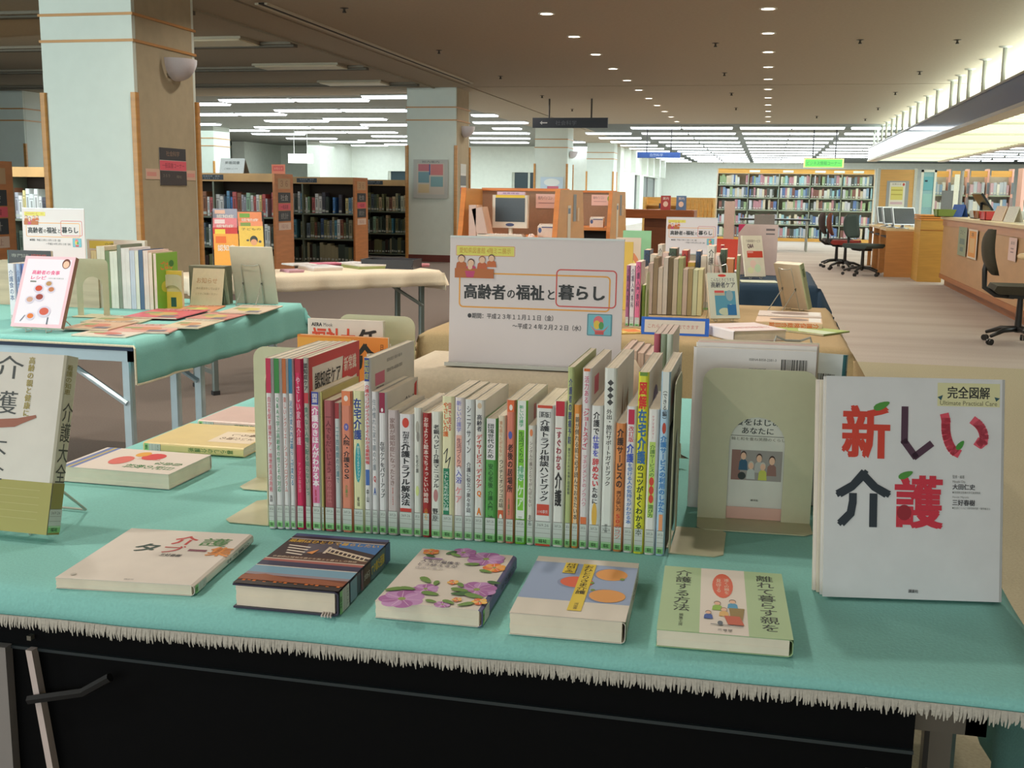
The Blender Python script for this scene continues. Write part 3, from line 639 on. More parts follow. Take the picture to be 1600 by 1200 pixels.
nik = [('r', 0, 0, 1, 1, (232, 222, 212)), ('r', 0, .86, 1, .97, (110, 130, 185)), ('r', 0, .9, 1, .92, (220, 195, 70)), ('v', '日記の教科', .68, .05, .85, .5, (60, 130, 70), .02), ('v', '自由な', .5, .05, .64, .3, (60, 130, 70), .02), ('e', .3, .42, .16, .1, (220, 60, 60)), ('e', .22, .55, .12, .06, (235, 170, 60)), ('e', .55, .62, .2, .09, (225, 110, 100)), ('v', 'スーパー', .4, .3, .47, .6, (215, 80, 80))]
yel = [('r', .3, .02, .8, .45, (240, 225, 200)), ('v', 'よい介護の', .55, .05, .68, .4, (110, 80, 50), .01), ('v', '暮らし', .38, .08, .5, .35, (110, 80, 50), .01), ('v', '東京', .15, .1, .22, .3, (190, 140, 60))]
pk = [('l', [(.08 * k, .02), (.08 * k, .98)], .0008, (215, 150, 150)) for k in range(1, 12)]
BACK3 = [('thick cream book with red, green and blue cover lying at the back left', [(162, 699), (97, 729), (265, 742), (329, 711)], .726, .026, (230, 222, 212), None, nik, 'R'),
         ('yellow paperback with green spine lettering lying at the back left', [(243, 690), (278, 661), (425, 668), (398, 702)], .719, .018, (236, 214, 150), yel, None, 'L'),
         ('pinkish striped paperback lying farthest back at the left beside the bookend', [(322, 656), (352, 634), (470, 640), (450, 665)], .717, .016, (226, 200, 190), pk, None, 'L')]
for (lb_, px, zt, t_, colr, La, Ra, up) in BACK3:
    c, hd, w, h = lay_px(px, zt)
    b = make_book(lb_, w, h, t_, colr, None, False, [('v', '暮らしの介護術', .2, .1, .8, .55, (50, 120, 60), .01)], La, Ra, group='books lying at the back left of the near teal table')
    lay(b, c, TZ, hd, w, h, t_, up)

# ---- the long row of standing books
WH = (230, 226, 228)
def v(s, x0, y0, x1, y1, c, b=.01): return ('v', s, x0 - .09 if x1 - x0 > .35 else x0, y0, x1 + .09 if x1 - x0 > .35 else x1, y1, c, b + .008)
RD = (205, 55, 60); MG = (215, 60, 110); BK = (40, 40, 45); BL = (50, 90, 170); GN1 = (60, 140, 90)
ROW = [
 (418.7, 431.3, .958, 2, 'white spine with deep pink top band', WH, [('r', 0, 0, 1, .2, (200, 50, 85)), v('自立を促す排泄ケア・排泄用具活用術', .25, .22, .8, .78, (215, 90, 110)), v('浜田', .3, .8, .7, .84, BK)]),
 (431.3, 444, .958, 2, 'white spine with green top band', WH, [('r', 0, 0, 1, .2, (60, 140, 70)), v('Q&Aで学ぶ高齢者の性とその対応', .25, .22, .8, .78, (90, 160, 120))]),
 (444, 454, .958, 2, 'white spine with brown orange top band', WH, [('r', 0, 0, 1, .2, (195, 110, 60)), v('楽しいレクリエーションプログラム', .2, .22, .85, .78, (205, 120, 110))]),
 (454, 463, .958, 2, 'white spine with blue top band', WH, [('r', 0, 0, 1, .2, (40, 120, 160)), v('足台が変われば暮らしが変わる', .15, .24, .85, .74, (50, 130, 170))]),
 (463, 477, .958, 2, 'bright crimson spine with pale title', (216, 45, 95), [('r', 0, 0, 1, .08, (190, 40, 70)), v('やさしい家庭介護', .2, .1, .8, .5, (240, 200, 215)), v('アップル事業部', .3, .6, .65, .78, (240, 150, 170))]),
 (477, 487.5, .96, 2, 'grey spine and a large red and white right cover', (180, 180, 170), [v('認知症ケア', .1, .03, .85, .19, BK, .03), ('r', 0, .2, 1, .26, (200, 60, 70)), v('食べない人増に配る知らないしっ', .1, .28, .8, .8, (70, 130, 110))]),
 (487.5, 503, .91, 1, 'white spine with blue cap and pink title', WH, [('r', 0, 0, 1, .09, (60, 75, 165)), v('図解', .2, .01, .8, .08, WHITE, .02), ('r', 0, .1, 1, .8, (222, 120, 165)), v('介護のきほんがわかる本', .12, .11, .88, .68, (250, 240, 245), .05), v('監修', .3, .7, .6, .8, (200, 40, 60))]),
 (503, 507, .91, 1, 'very thin olive yellow spine', (190, 180, 110), []),
 (507, 524, .898, 0, 'mauve red spine with dark faint title', (172, 90, 95), [v('一人でもだいじょうぶ', .2, .1, .8, .6, (110, 40, 50)), v('西の仕仕', .3, .55, .75, .78, (205, 130, 130))]),
 (524, 534, .895, 0, 'pale grey spine with dark red cap', (200, 205, 205), [('r', 0, 0, 1, .12, (165, 55, 60)), v('二十四時間の介護で', .2, .18, .8, .62, (90, 140, 150))]),
 (534, 552, .913, 1, 'salmon spine with heart and small blue circle', (226, 140, 115), [('r', 0, 0, 1, .1, (235, 135, 90)), ('e', .5, .05, .25, .02, (250, 235, 225)), ('e', .5, .25, .28, .026, (110, 105, 180)), ('t', '9', .4, .24, .6, .262, WHITE), v('入院・介護SOS', .2, .3, .8, .62, BK, .02), v('介護力', .3, .66, .6, .75, (110, 160, 90))]),
 (552, 569.5, .914, 1, 'cream yellow spine with blue title and turquoise oval', (228, 226, 180), [v('在宅介護', .1, .05, .85, .34, (50, 75, 150), .05), ('e', .5, .5, .36, .14, (60, 165, 175)), v('自立でつくるケアプラン', .35, .38, .7, .62, (225, 240, 230)), v('松田', .35, .74, .65, .81, BK)]),
 (569.5, 581, .963, 2, 'tall white spine with blue cap and red title', WH, [('r', 0, 0, 1, .13, (50, 70, 150)), v('認知症', .1, .01, .9, .12, (200, 200, 90)), v('介護のコツがイラストでよくわかる最新情報', .15, .15, .9, .6, (215, 60, 65), .02), ('r', .1, .63, .9, .72, (70, 110, 185)), v('中山', .3, .74, .7, .82, BK)]),
 (581, 591.5, .914, 1, 'white spine with red and blue letters at its foot', WH, [v('住み慣れた家で親の介護', .15, .05, .75, .55, (130, 140, 150)), v('Q', .2, .58, .85, .64, RD, .04), v('A', .2, .66, .85, .73, BL, .04)]),
 (591.5, 605, .913, 1, 'white spine with dark red cap holding a number', WH, [('r', 0, 0, 1, .14, (150, 35, 70)), ('e', .5, .12, .2, .014, (240, 230, 235)), v('在宅ケアをパワーアップ', .15, .34, .85, .74, (60, 60, 65), .01)]),
 (605, 622.7, .888, 0, 'dull pinkish grey spine with thin brown title', (205, 190, 190), [v('家族が認知症になったとき', .25, .06, .75, .6, (140, 110, 105)), v('本当', .45, .6, .6, .76, (200, 110, 100))]),
 (623, 645.5, .883, 0, 'white spine with red disc and red foot', WH, [('e', .5, .07, .3, .04, (215, 70, 55)), v('利用者ための', .3, .14, .75, .26, BK, .02), v('介護トラブル解決法', .18, .24, .8, .75, BK, .04), ('r', 0, .77, 1, .9, (205, 60, 50))]),
 (645.5, 659, .893, 0, 'white spine with blotchy grey ink drawing', (224, 224, 216), [('e', .5, .15, .3, .05, (180, 175, 165)), ('e', .6, .22, .25, .04, (150, 145, 140)), v('生老介護', .3, .36, .65, .5, (90, 90, 85)), ('e', .5, .64, .3, .04, (215, 225, 150))]),
 (659, 672.5, .886, 0, 'dark red spine with pale title', (165, 45, 45), [v('お年よりと絵本でちょっといい時間', .15, .03, .85, .72, (240, 220, 210), .02), v('山花', .3, .76, .7, .86, (240, 170, 60))]),
 (672.5, 689, .889, 0, 'white spine with black title and dull pink blob', (232, 232, 222), [v('老親ハッピー介護マニュアル', .25, .1, .85, .6, (45, 45, 50), .03), ('e', .5, .66, .3, .05, (190, 130, 130)), v('野原', .15, .76, .7, .87, BK, .03)]),
 (689, 708.5, .912, 1, 'pale yellow spine with squiggle over a green block', (235, 230, 190), [v('やさしい介護', .1, .04, .5, .28, (225, 110, 40), .03), v('目で見る', .55, .04, .9, .24, RD, .02), ('l', [(.1, .4), (.5, .36), (.3, .46), (.8, .42), (.5, .52)], .0012, (70, 70, 70)), ('r', .06, .5, .7, .84, (40, 130, 95)), v('ストレスをためない介護', .15, .52, .6, .8, (220, 235, 225))]),
 (708.5, 724, .911, 1, 'white spine with pink patches and violet title', (235, 225, 225), [v('新しい介護学', .2, .02, .75, .24, (130, 130, 205)), ('r', .1, .26, .9, .48, (238, 180, 165)), v('生活づくりの', .25, .28, .8, .5, (120, 70, 90)), ('e', .5, .54, .42, .06, (235, 235, 240)), v('入浴', .15, .5, .85, .6, (90, 90, 180), .02), v('ケア', .1, .62, .9, .74, (235, 160, 160), .04)]),
 (724, 739, .909, 1, 'white spine with thin black title all the way down', (225, 228, 228), [v('シニアサイン', .2, .04, .75, .38, (60, 60, 65), .01), v('介護に役立つ楽々手話', .25, .44, .75, .8, (60, 60, 65), .01)]),
 (739.5, 755.7, .909, 1, 'white spine with red title and orange letters', (228, 226, 220), [('e', .5, .04, .3, .02, (215, 190, 160)), v('高齢者', .2, .1, .75, .22, (60, 60, 70), .02), v('デイサービス・デイケア', .15, .24, .8, .62, (200, 60, 50), .03), v('Q', .2, .63, .85, .69, (235, 130, 40), .05), v('A', .2, .75, .85, .82, (235, 130, 40), .05)]),
 (756, 775, .883, 0, 'green spine with white upper third', (90, 165, 80), [('r', 0, 0, 1, .33, WH), v('団塊世代のため', .2, .04, .75, .32, (40, 60, 50), .02), v('安心老後', .3, .36, .7, .56, (30, 80, 40), .01), v('介護入門', .3, .58, .7, .74, (30, 80, 40), .01), v('沖野', .3, .78, .75, .88, (30, 70, 40), .01)]),
 (775, 788, .888, 0, 'cream spine with orange foot and drop mark', (228, 214, 190), [v('誰も語りたがらない', .2, .04, .6, .32, (200, 130, 90)), v('ウンチとオシッコの話', .2, .34, .85, .72, (80, 70, 60), .01), ('r', 0, .74, 1, .9, (210, 95, 55)), ('e', .5, .8, .28, .03, (245, 240, 230))]),
 (788, 803, .911, 1, 'salmon spine with heart cap and blue numbered circle', (222, 130, 110), [('r', 0, 0, 1, .08, (232, 110, 60)), ('e', .5, .05, .26, .02, (250, 235, 225)), ('e', .45, .24, .3, .027, (90, 100, 185)), v('老後の居場所', .15, .3, .8, .64, (50, 30, 30), .03), v('介護力', .2, .68, .5, .8, (90, 140, 90))]),
 (803, 821, .911, 1, 'white spine over bright green with a round badge', (120, 200, 50), [('r', 0, 0, 1, .82, (235, 238, 232)), v('新しい介護学', .3, .03, .65, .18, (70, 170, 120), .02), ('r', .15, .2, .85, .76, (130, 205, 60)), v('生活づくりの', .3, .21, .75, .43, (40, 90, 40)), ('e', .5, .5, .42, .055, (215, 240, 220)), v('排泄', .2, .45, .8, .55, (60, 165, 110), .02), v('ケア', .2, .58, .8, .74, (215, 245, 200), .05), v('三好', .3, .8, .7, .88, (60, 130, 60))]),
 (821, 833.4, .876, 0, 'thin white spine with small orange disc', (226, 222, 214), [('e', .5, .06, .3, .03, (235, 140, 90)), v('シングル介護ひとりでがんばらない', .25, .13, .7, .68, (130, 115, 110)), v('おち', .3, .74, .7, .84, BK)]),
 (833.6, 861.5, .906, 1, 'broad white spine with black title, red edges and red sticker', (232, 232, 230), [('r', 0, 0, 1, .02, (215, 80, 55)), v('[新版]', .25, .045, .7, .05, BK), ('t', '［新版］', .12, .045, .88, .085, BK, .02), v('介護トラブル相談ハンドブック', .28, .1, .75, .68, BK, .025), ('r', .06, .7, .9, .78, (215, 80, 60)), ('t', '1140事例', .15, .74, .8, .765, WHITE), ('r', 0, .985, 1, 1, (215, 80, 55))]),
 (861.5, 880, .913, 1, 'white spine with red cap and dark red title', (234, 232, 226), [('r', 0, 0, 1, .1, (200, 40, 60)), ('r', .0, .18, .7, .186, (190, 40, 60)), v('すぐわかる', .2, .2, .65, .47, (160, 50, 70), .04), v('介護', .15, .48, .75, .72, (45, 45, 45), .05), ('e', .35, .87, .3, .035, (175, 40, 60))]),
 (880.5, 891, .962, 2, 'tall olive green spine with dark blue title', (186, 196, 135), [v('介護者の腰痛予防', .2, .06, .8, .42, (60, 70, 130), .03), v('腰を守るための体操と環境整備', .3, .44, .7, .7, (90, 100, 90))]),
 (891, 903, .909, 1, 'orange spine with black title on white strip', (232, 150, 70), [('r', .15, .06, .85, .9, (232, 205, 170)), v('親が倒れる前に必ず読んでおきたい本', .2, .08, .85, .8, (60, 60, 60), .01)]),
 (903, 917.3, .961, 2, 'tall white spine with magenta title and orange foot', (232, 226, 228), [('r', 0, 0, 1, .015, (225, 110, 50)), v('活力ある', .2, .04, .8, .19, (210, 90, 130)), v('「ショートステイ」', .1, .2, .9, .46, (205, 50, 90), .03), v('マネジメントのノウハウ', .2, .47, .8, .76, (215, 130, 150)), ('r', 0, .82, 1, .9, (230, 120, 70))]),
 (917.5, 936.3, .909, 1, 'white spine with black, blue and red title, yellow sticker', (234, 234, 232), [v('介護で', .2, .04, .75, .2, BK, .03), v('仕事を', .2, .2, .75, .35, (80, 90, 200), .03), v('辞めない', .2, .36, .8, .56, (215, 50, 60), .04), v('ために', .25, .56, .75, .68, BK, .03), ('e', .5, .76, .3, .09, (235, 185, 80))]),
 (936.5, 956, .963, 2, 'tall white spine with dark title and decorative cap mark', (230, 232, 226), [v('◆◆◆◆', .25, .06, .75, .2, (70, 70, 70)), v('外出・旅行サポートガイドブック', .25, .22, .7, .64, (60, 60, 60), .01), v('田中輝', .3, .85, .6, .9, BK)]),
 (956, 971.6, .886, 0, 'orange brown spine with large black title', (222, 140, 80), [v('介護サービスの', .12, .04, .88, .5, (60, 40, 30), .05), v('選び方使い方', .2, .52, .8, .68, (90, 50, 30), .01), v('50のコツ', .15, .7, .8, .9, (215, 60, 50), .01)]),
 (972, 988, .911, 1, 'white spine with crimson cap and blue title', (232, 230, 232), [('r', .05, .02, .9, .12, (200, 40, 80)), v('改訂版', .2, .13, .8, .24, (215, 60, 80), .01), v('介護', .05, .25, .85, .38, (60, 90, 190), .05), v('を受ける人の気持ちがわかる本', .2, .38, .8, .8, (80, 130, 200), .02)]),
 (988, 1004.7, .96, 2, 'tall yellow green spine with red and blue title', (226, 224, 60), [('r', 0, 0, 1, .02, (110, 150, 60)), v('図解', .05, .05, .9, .2, (225, 50, 40), .06), v('在宅介護', .05, .2, .95, .5, (50, 110, 170), .06), v('のコツがよくわかる本', .1, .5, .85, .9, (40, 70, 40), .03)]),
 (1005, 1022.4, .909, 1, 'white spine with green lower panel and red dots', (234, 232, 230), [v('ケアマネジャー', .3, .04, .6, .2, (220, 130, 140)), ('r', .1, .22, .85, .74, (190, 220, 110)), v('介護サービスの', .25, .24, .75, .46, (60, 110, 60), .01), ('e', .5, .49, .3, .03, (215, 70, 50)), ('e', .5, .55, .3, .03, (215, 70, 50)), ('e', .5, .61, .3, .03, (215, 70, 50)), v('選び方', .25, .65, .75, .74, (60, 110, 60))]),
 (1022.6, 1037.5, .962, 2, 'tall sky blue spine, last in the row before the bookend', (175, 205, 228), [('r', 0, 0, 1, .2, (228, 234, 232)), v('（できる編）', .2, .08, .75, .27, (50, 50, 50), .01), ('e', .5, .3, .3, .03, (190, 70, 50)), v('介護サービスの利用のしかた', .1, .34, .9, .76, (60, 130, 195), .05), ('r', .2, .77, .8, .86, (240, 160, 110))]),
]
def base_y(px):
    P = ((415, 826), (480, 828), (640, 838), (830, 852), (940, 860), (1040, 870))
    for (a, b), (c, d) in zip(P, P[1:]):
        if px <= c: return b + (d - b) * (px - a) / (c - a)
    return 870
dem = [('r', 0, 0, 1, .06, (205, 50, 55)), ('r', 0, 0, .06, 1, (205, 50, 55)), ('t', '認知症ケア', .1, .1, .6, .2, BK, .03), ('p', [(.66, .05), (.95, .05), (.95, .2), (.62, .23)], (205, 50, 55)), ('t', '新常識', .67, .07, .93, .16, (240, 225, 215), .03), ('r', .94, 0, 1, 1, (205, 50, 55)), ('e', .5, .7, .25, .15, (235, 200, 170))]
RC = {5: dem, 12: [('r', .1, .1, .3, .17, (225, 120, 150)), ('bar', .12, .18, .28, .27, (70, 70, 70), 18), ('t', 'ISBN978-4-8058-3000', .35, .1, .7, .12, (120, 120, 120)), ('t', '認知症介護の基本', .35, .04, .7, .06, (150, 150, 150))],
      14: [('t', 'パむ！', .5, .1, .85, .2, BK, .02), ('p', [(.88, .04), (.96, .02), (.94, .2), (.86, .2)], (215, 60, 60)), ('t', '在宅ケア', .1, .14, .25, .2, (100, 100, 100))],
      6: [('t', '介護のきほん', .1, .03, .4, .07, (120, 100, 80))], 27: [('r', .3, .06, .4, .2, (220, 150, 150)), ('t', '排泄ケア', .5, .08, .9, .14, BK)],
      33: [('r', .15, .06, .35, .16, (220, 110, 130)), ('r', .15, .2, .3, .3, (170, 160, 150)), ('e', .6, .4, .2, .1, (225, 150, 150))],
      35: [('p', [(.3, .28), (.34, .12), (.4, .3), (.36, .42)], (150, 120, 95)), ('p', [(.42, .3), (.5, .2), (.52, .4), (.45, .42)], (160, 130, 100)), ('p', [(.55, .24), (.66, .18), (.7, .36), (.58, .4)], (165, 130, 100)), ('r', .25, .42, .35, .52, (205, 60, 80))],
      38: [('e', .5, .25, .2, .12, (120, 110, 160)), ('r', .15, .2, .25, .4, (140, 150, 170))], 40: [('r', .05, .3, .8, 1, (58, 62, 62)), ('r', .1, .12, .3, .2, (225, 190, 190)), ('t', 'できる', .6, .05, .85, .12, (70, 70, 80))], 34: [('r', .3, .12, .5, .2, (235, 190, 190))]}  # last book's lower cover is darkened so the bookend arch shows dark
for i, (a, b, zt, dc, look, colr, items) in enumerate(ROW):
    pa = G(a, base_y(a), TZ); pb_ = G(b, base_y(b), TZ)
    t_ = pb_.x - pa.x; w = (.13, .15, .205)[dc]; hgt = zt - TZ
    cover = colr if i in (7, 4, 8, 24, 31) else (228, 224, 216)
    if i == 6: cover = (222, 205, 165)
    bk = make_book(look.replace(', last in the row before the bookend', '') + ', front row book', w, hgt, t_ - .0006, cover, colr, False, items, None, RC.get(i), group='books standing spine out in the front row')
    x = (pa.x + pb_.x) / 2; y = (pa.y + pb_.y) / 2
    bk.location = (x, y, TZ + .0005)
    bk.rotation_euler = (0, 0, 0)
bookend('cream bookend at the left end of the front row with its foot pointing left', (-.7105, 1.545, TZ), -PI / 2, .13, .24, .075)
bookend('cream bookend at the right end of the front row, arch seen edge on', (-.1105, 1.575, TZ), PI / 2, .13, .245, .075)
bookend('cream bookend facing front with arched cut out, before the white books', (.003, 1.70, TZ + .001), .05, .172, .24, .062)
bookend('cream bookend facing front at the back left, partly behind the row', (-.77, 1.735, TZ), .0, .165, .235, .075)
bookend('cream bookend with rounded corner standing behind the magazine group', (-.77, 2.13, TZ), .0, .165, .25, .08)

# ---- face-on group at the back left
b = make_book('cream magazine with large red and black headline behind the orange one', .162, .245, .012, (226, 218, 208), None, False, [], None, [('t', 'AERA', .06, .03, .2, .06, (20, 30, 40), .05), ('t', 'Mook', .22, .03, .34, .06, (110, 115, 120)), ('t', '福祉大', .06, .07, .64, .25, (220, 80, 50), .05), ('t', '任', .66, .07, .93, .25, (40, 40, 40), .05)], call=False, name='magazine', cat='magazine')
stand_face(b, -.8155, 2.075, TZ, .162, .012, .0, 0, 'R')
b = make_book('orange magazine with a large black title character, behind the tall books', .182, .229, .01, (240, 150, 60), None, False, [], None, [('r', .0, 0, 1, 1, (238, 140, 55)), ('r', .0, .02, .6, .3, (243, 170, 70)), ('t', '介', .62, .05, .88, .3, (40, 35, 30), .06), ('v', '月刊', .91, .05, .96, .2, (120, 60, 30))], call=False, name='magazine', cat='magazine')
stand_face(b, -.772, 1.95, TZ, .182, .01, .0, 0, 'R')
for i, (x, c_, hh) in enumerate(((-.714, (228, 220, 205), .2), (-.702, (222, 214, 200), .21), (-.69, (214, 216, 196), .205))):
    b = make_book('thin book edge-on beside the magazines, %s cover' % ('cream', 'ivory', 'pale grey green')[i], .06, hh, .01, c_, None, False, [], call=False, group='thin books beside the magazines'); b.location = (x, 1.93 + .02 * i, TZ)

# ---- cream riser with the acrylic sign
m = MB(); m.box((-.60, 1.78, TZ + .001), (-.225, 1.995, .9), wood((190, 160, 120)));
rs = m.build('display_riser', None); tag(rs, 'cream cloth covered riser block behind the front row under the white sign', 'riser')
cr = cloth('riser_cloth', 'cream cloth draped over the riser block under the white sign', -.605, -.222, 1.775, 2.0, .903, (.17, .17, .19, .19), CREAMF, wav=.003, round_=.012, seed=2, cat='cloth')
def sign_art(lite=False):
    a = [('r', 0, 0, 1, 1, (228, 218, 218)), ('r', .04, .075, .375, .145, (232, 226, 110)), ('rr', .035, .07, .38, .15, .002, .0009, (225, 150, 60)), ('t', '愛知県図書館 4階ミニ展示', .055, .085, .355, .13, (205, 150, 60)),
         ('rr', .055, .28, .93, .56, .008, .0026, (238, 170, 80)), ('rr', .62, .235, .965, .53, .008, .0022, (215, 90, 85)),
         ('t', '高齢者', .085, .37, .33, .49, (45, 48, 50), .05), ('t', 'の', .34, .41, .385, .475, (45, 48, 50), .03), ('t', '福祉', .39, .365, .555, .485, (45, 48, 50), .05), ('t', 'と', .575, .4, .615, .475, (45, 48, 50), .03), ('t', '暮らし', .635, .355, .9, .475, (45, 48, 50), .05),
         ('t', '●期間：平成２３年１１月１１日（金）', .11, .6, .61, .645, (55, 55, 60), .015), ('t', '～平成２４年２月２２日（水）', .375, .67, .77, .715, (55, 55, 60), .015),
         ('rr', .805, .575, .945, .745, .002, .0018, (80, 150, 165)), ('r', .812, .585, .938, .735, (120, 195, 210)), ('e', .868, .635, .028, .045, (230, 120, 130)), ('e', .86, .66, .018, .035, (235, 200, 80)), ('e', .885, .665, .014, .03, (90, 160, 90)), ('p', [(.82, .66), (.85, .7), (.9, .7), (.93, .66), (.9, .715), (.85, .715)], (225, 120, 120)), ('r', .85, .71, .9, .735, (210, 90, 90))]
    for (x, y, s, bc, hc) in ((.068, .175, .025, (190, 105, 60), (95, 60, 50)), (.19, .18, .023, (200, 100, 60), (160, 110, 90)), (.245, .165, .022, (205, 110, 60), (80, 50, 50)), (.125, .205, .024, (200, 70, 110), (95, 55, 50))):
        a += person(x, y, s, bc, hc, (240, 200, 170), 1.35)
    a += [('r', .03, .25, .26, .325, (190, 110, 60)), ('e', .12, .235, .014, .024, (240, 200, 170)), ('p', [(.09, .27), (.15, .27), (.14, .32), (.1, .32)], (200, 70, 120))]
    return a
def sign(label, cx, cy, z, lean, yaw=0, w=.297, h=.215, group='white exhibition title signs'):
    t = thing('display_sign', label, 'sign', (cx, cy, z), yaw, group)
    s, c = math.sin(lean), math.cos(lean)
    P = lambda x, u, k=0: V((x, u * s - k * c, u * c + k * s + .003))
    m = MB(); pm_ = mat((226, 216, 218), .35, .02)
    q = [P(-w / 2, 0, 0), P(w / 2, 0, 0), P(w / 2, h, 0), P(-w / 2, h, 0), P(-w / 2, 0, -.003), P(w / 2, 0, -.003), P(w / 2, h, -.003), P(-w / 2, h, -.003)]
    m.add(q, [(0, 1, 2, 3), (5, 4, 7, 6), (1, 0, 4, 5), (3, 2, 6, 7), (0, 3, 7, 4), (2, 1, 5, 6)], pm_); m.build('panel', t)
    m = MB(); art(m, Frame(P(-w / 2, h), (1, 0, 0), -V((0, s, c)), w, h), sign_art()); m.build('print', t)
    g = mat((200, 204, 200), .1, .02)
    m = MB(); m.box((-w / 2, -.028, 0), (w / 2, .045, .003), g); m.box((-w / 2, -.029, .0), (w / 2, -.026, .006), g); m.build('acrylic_base', t); 
    m = MB(); m.add([P(-w / 2, h - .002, .001), P(w / 2, h - .002, .001), P(w / 2, h + .0015, .001), P(-w / 2, h + .0015, .001), P(-w / 2, h - .002, -.004), P(w / 2, h - .002, -.004), P(w / 2, h + .0015, -.004), P(-w / 2, h + .0015, -.004)], [(0, 1, 2, 3), (5, 4, 7, 6), (1, 0, 4, 5), (3, 2, 6, 7), (0, 3, 7, 4), (2, 1, 5, 6)], g); m.build('acrylic_edge', t)
    return t
sign('white title sign on the cream riser above the front row of books', -.381, 1.842, .905, .04, .015, .302, .218)

# ---- rear row behind the riser: page edges and two tall spines
xx = -.235
for i in range(5):
    b = make_book('%s paperback seen from its page edge behind the riser, right of the sign' % ('pinkish', 'cream', 'pale salmon', 'off white', 'ivory')[i], .14, .215 - .003 * i, .0125, ((225, 200, 190), (228, 218, 205), (226, 196, 184), (230, 222, 212), (224, 210, 196))[i], None, False, [], pages=(230, 205, 190), call=False, group='paperbacks turned away behind the riser')
    place(b, V((xx + .0135 * i - .01, 2.19, TZ)), V((-1, 0, 0)), V((0, -1, 0)), V((0, 0, 1)))
for i, (x, c_) in enumerate(((-.169, (190, 90, 110)), (-.158, (150, 165, 140)), (-.148, (205, 215, 200)))):
    b = make_book('tall thin %s spine rising behind the right end of the front row' % ('dusty red', 'grey green', 'pale green')[i], .15, .272, .0105, (225, 205, 200), c_, False, [], pages=(232, 215, 205), call=False, group='tall thin books behind the front row'); b.location = (x, 1.84, TZ)

# ---- white books behind the front-facing bookend
kb = [('t', 'ISBN4-8058-2581-3', .46, .055, .68, .07, (90, 90, 90)), ('t', 'C3047 Y2000E', .46, .115, .6, .13, (90, 90, 90)), ('bar', .72, .055, .93, .12, (50, 50, 50), 24), ('t', '9784805825813', .72, .125, .93, .14, (80, 80, 80)), ('t', '定価　本体２０００円', .46, .165, .66, .175, (60, 60, 60), .02), ('t', '介護労働安定センター', .72, .17, .93, .18, (60, 60, 60), .02)]
b = make_book('large white book with pink tinted left side and barcode, back cover out', .19, .262, .012, (230, 226, 226), None, False, [], None, kb, call=False, group='white books behind the front bookend')
stand_face(b, -.008, 1.765, TZ, .19, .012, .03, .03, 'R')
b = make_book('white book showing a couple title and family drawing through the arch', .15, .2, .006, (222, 222, 212), None, False, [], None,
   [('t', '介護をはじめる', .16, .2, .82, .255, (50, 60, 55), .02), ('t', 'あなたに', .34, .27, .66, .32, (50, 60, 55), .02), ('r', .2, .335, .8, .339, (90, 90, 80)), ('t', '輪と和を重ね笑顔のくらし', .24, .348, .78, .374, (110, 110, 90)), ('r', .25, .45, .76, .69, (160, 155, 150)), ('r', .25, .45, .34, .69, (150, 110, 100))] + person(.37, .495, .036, (40, 90, 120)) + person(.53, .51, .036, (190, 190, 185)) + person(.66, .525, .038, (150, 110, 100)) + person(.45, .57, .034, (200, 205, 200), (200, 200, 190)) + person(.57, .575, .034, (205, 210, 90), (210, 205, 195)) + [('e', .36, .655, .04, .03, (40, 50, 50)), ('t', '瀬文社', .46, .84, .54, .855, (90, 90, 80), .02), ('r', 0, .905, 1, 1, (225, 180, 165))], call=False, group='white books behind the front bookend')
stand_face(b, .003, 1.71, TZ + .0025, .15, .006, .0, .05, 'R')
for i in range(3):
    b = make_book(('thin white booklet directly behind the barcode book', 'second thin booklet behind the barcode book, pinkish edge', 'third thin booklet behind the barcode book, cream edge')[i], .188, .268 + .002 * i, .005, ((235, 230, 225), (235, 205, 195), (228, 215, 190))[i], None, False, [], call=False, group='thin booklets behind the barcode book')
    stand_face(b, -.006 + .002 * i, 1.777 + .0065 * i, TZ, .188, .005, .03, .03, 'R')
b = make_book('pale blue white book with two barcodes, leaning behind the large white book', .16, .25, .02, (215, 222, 224), (60, 120, 130), False, [v('暮らしの本', .2, .1, .8, .5, BK)], [('bar', .62, .13, .9, .19, (60, 60, 60), 20), ('bar', .62, .25, .9, .31, (60, 60, 60), 20)], None, call=False)
stand_face(b, .055, 1.835, TZ, .16, .02, .1, -.25, 'L')
wire_stand('white wire stand whose top loop rises behind the barcode book', (.052, 1.835, TZ), .0, .06, .272, .1, .06)

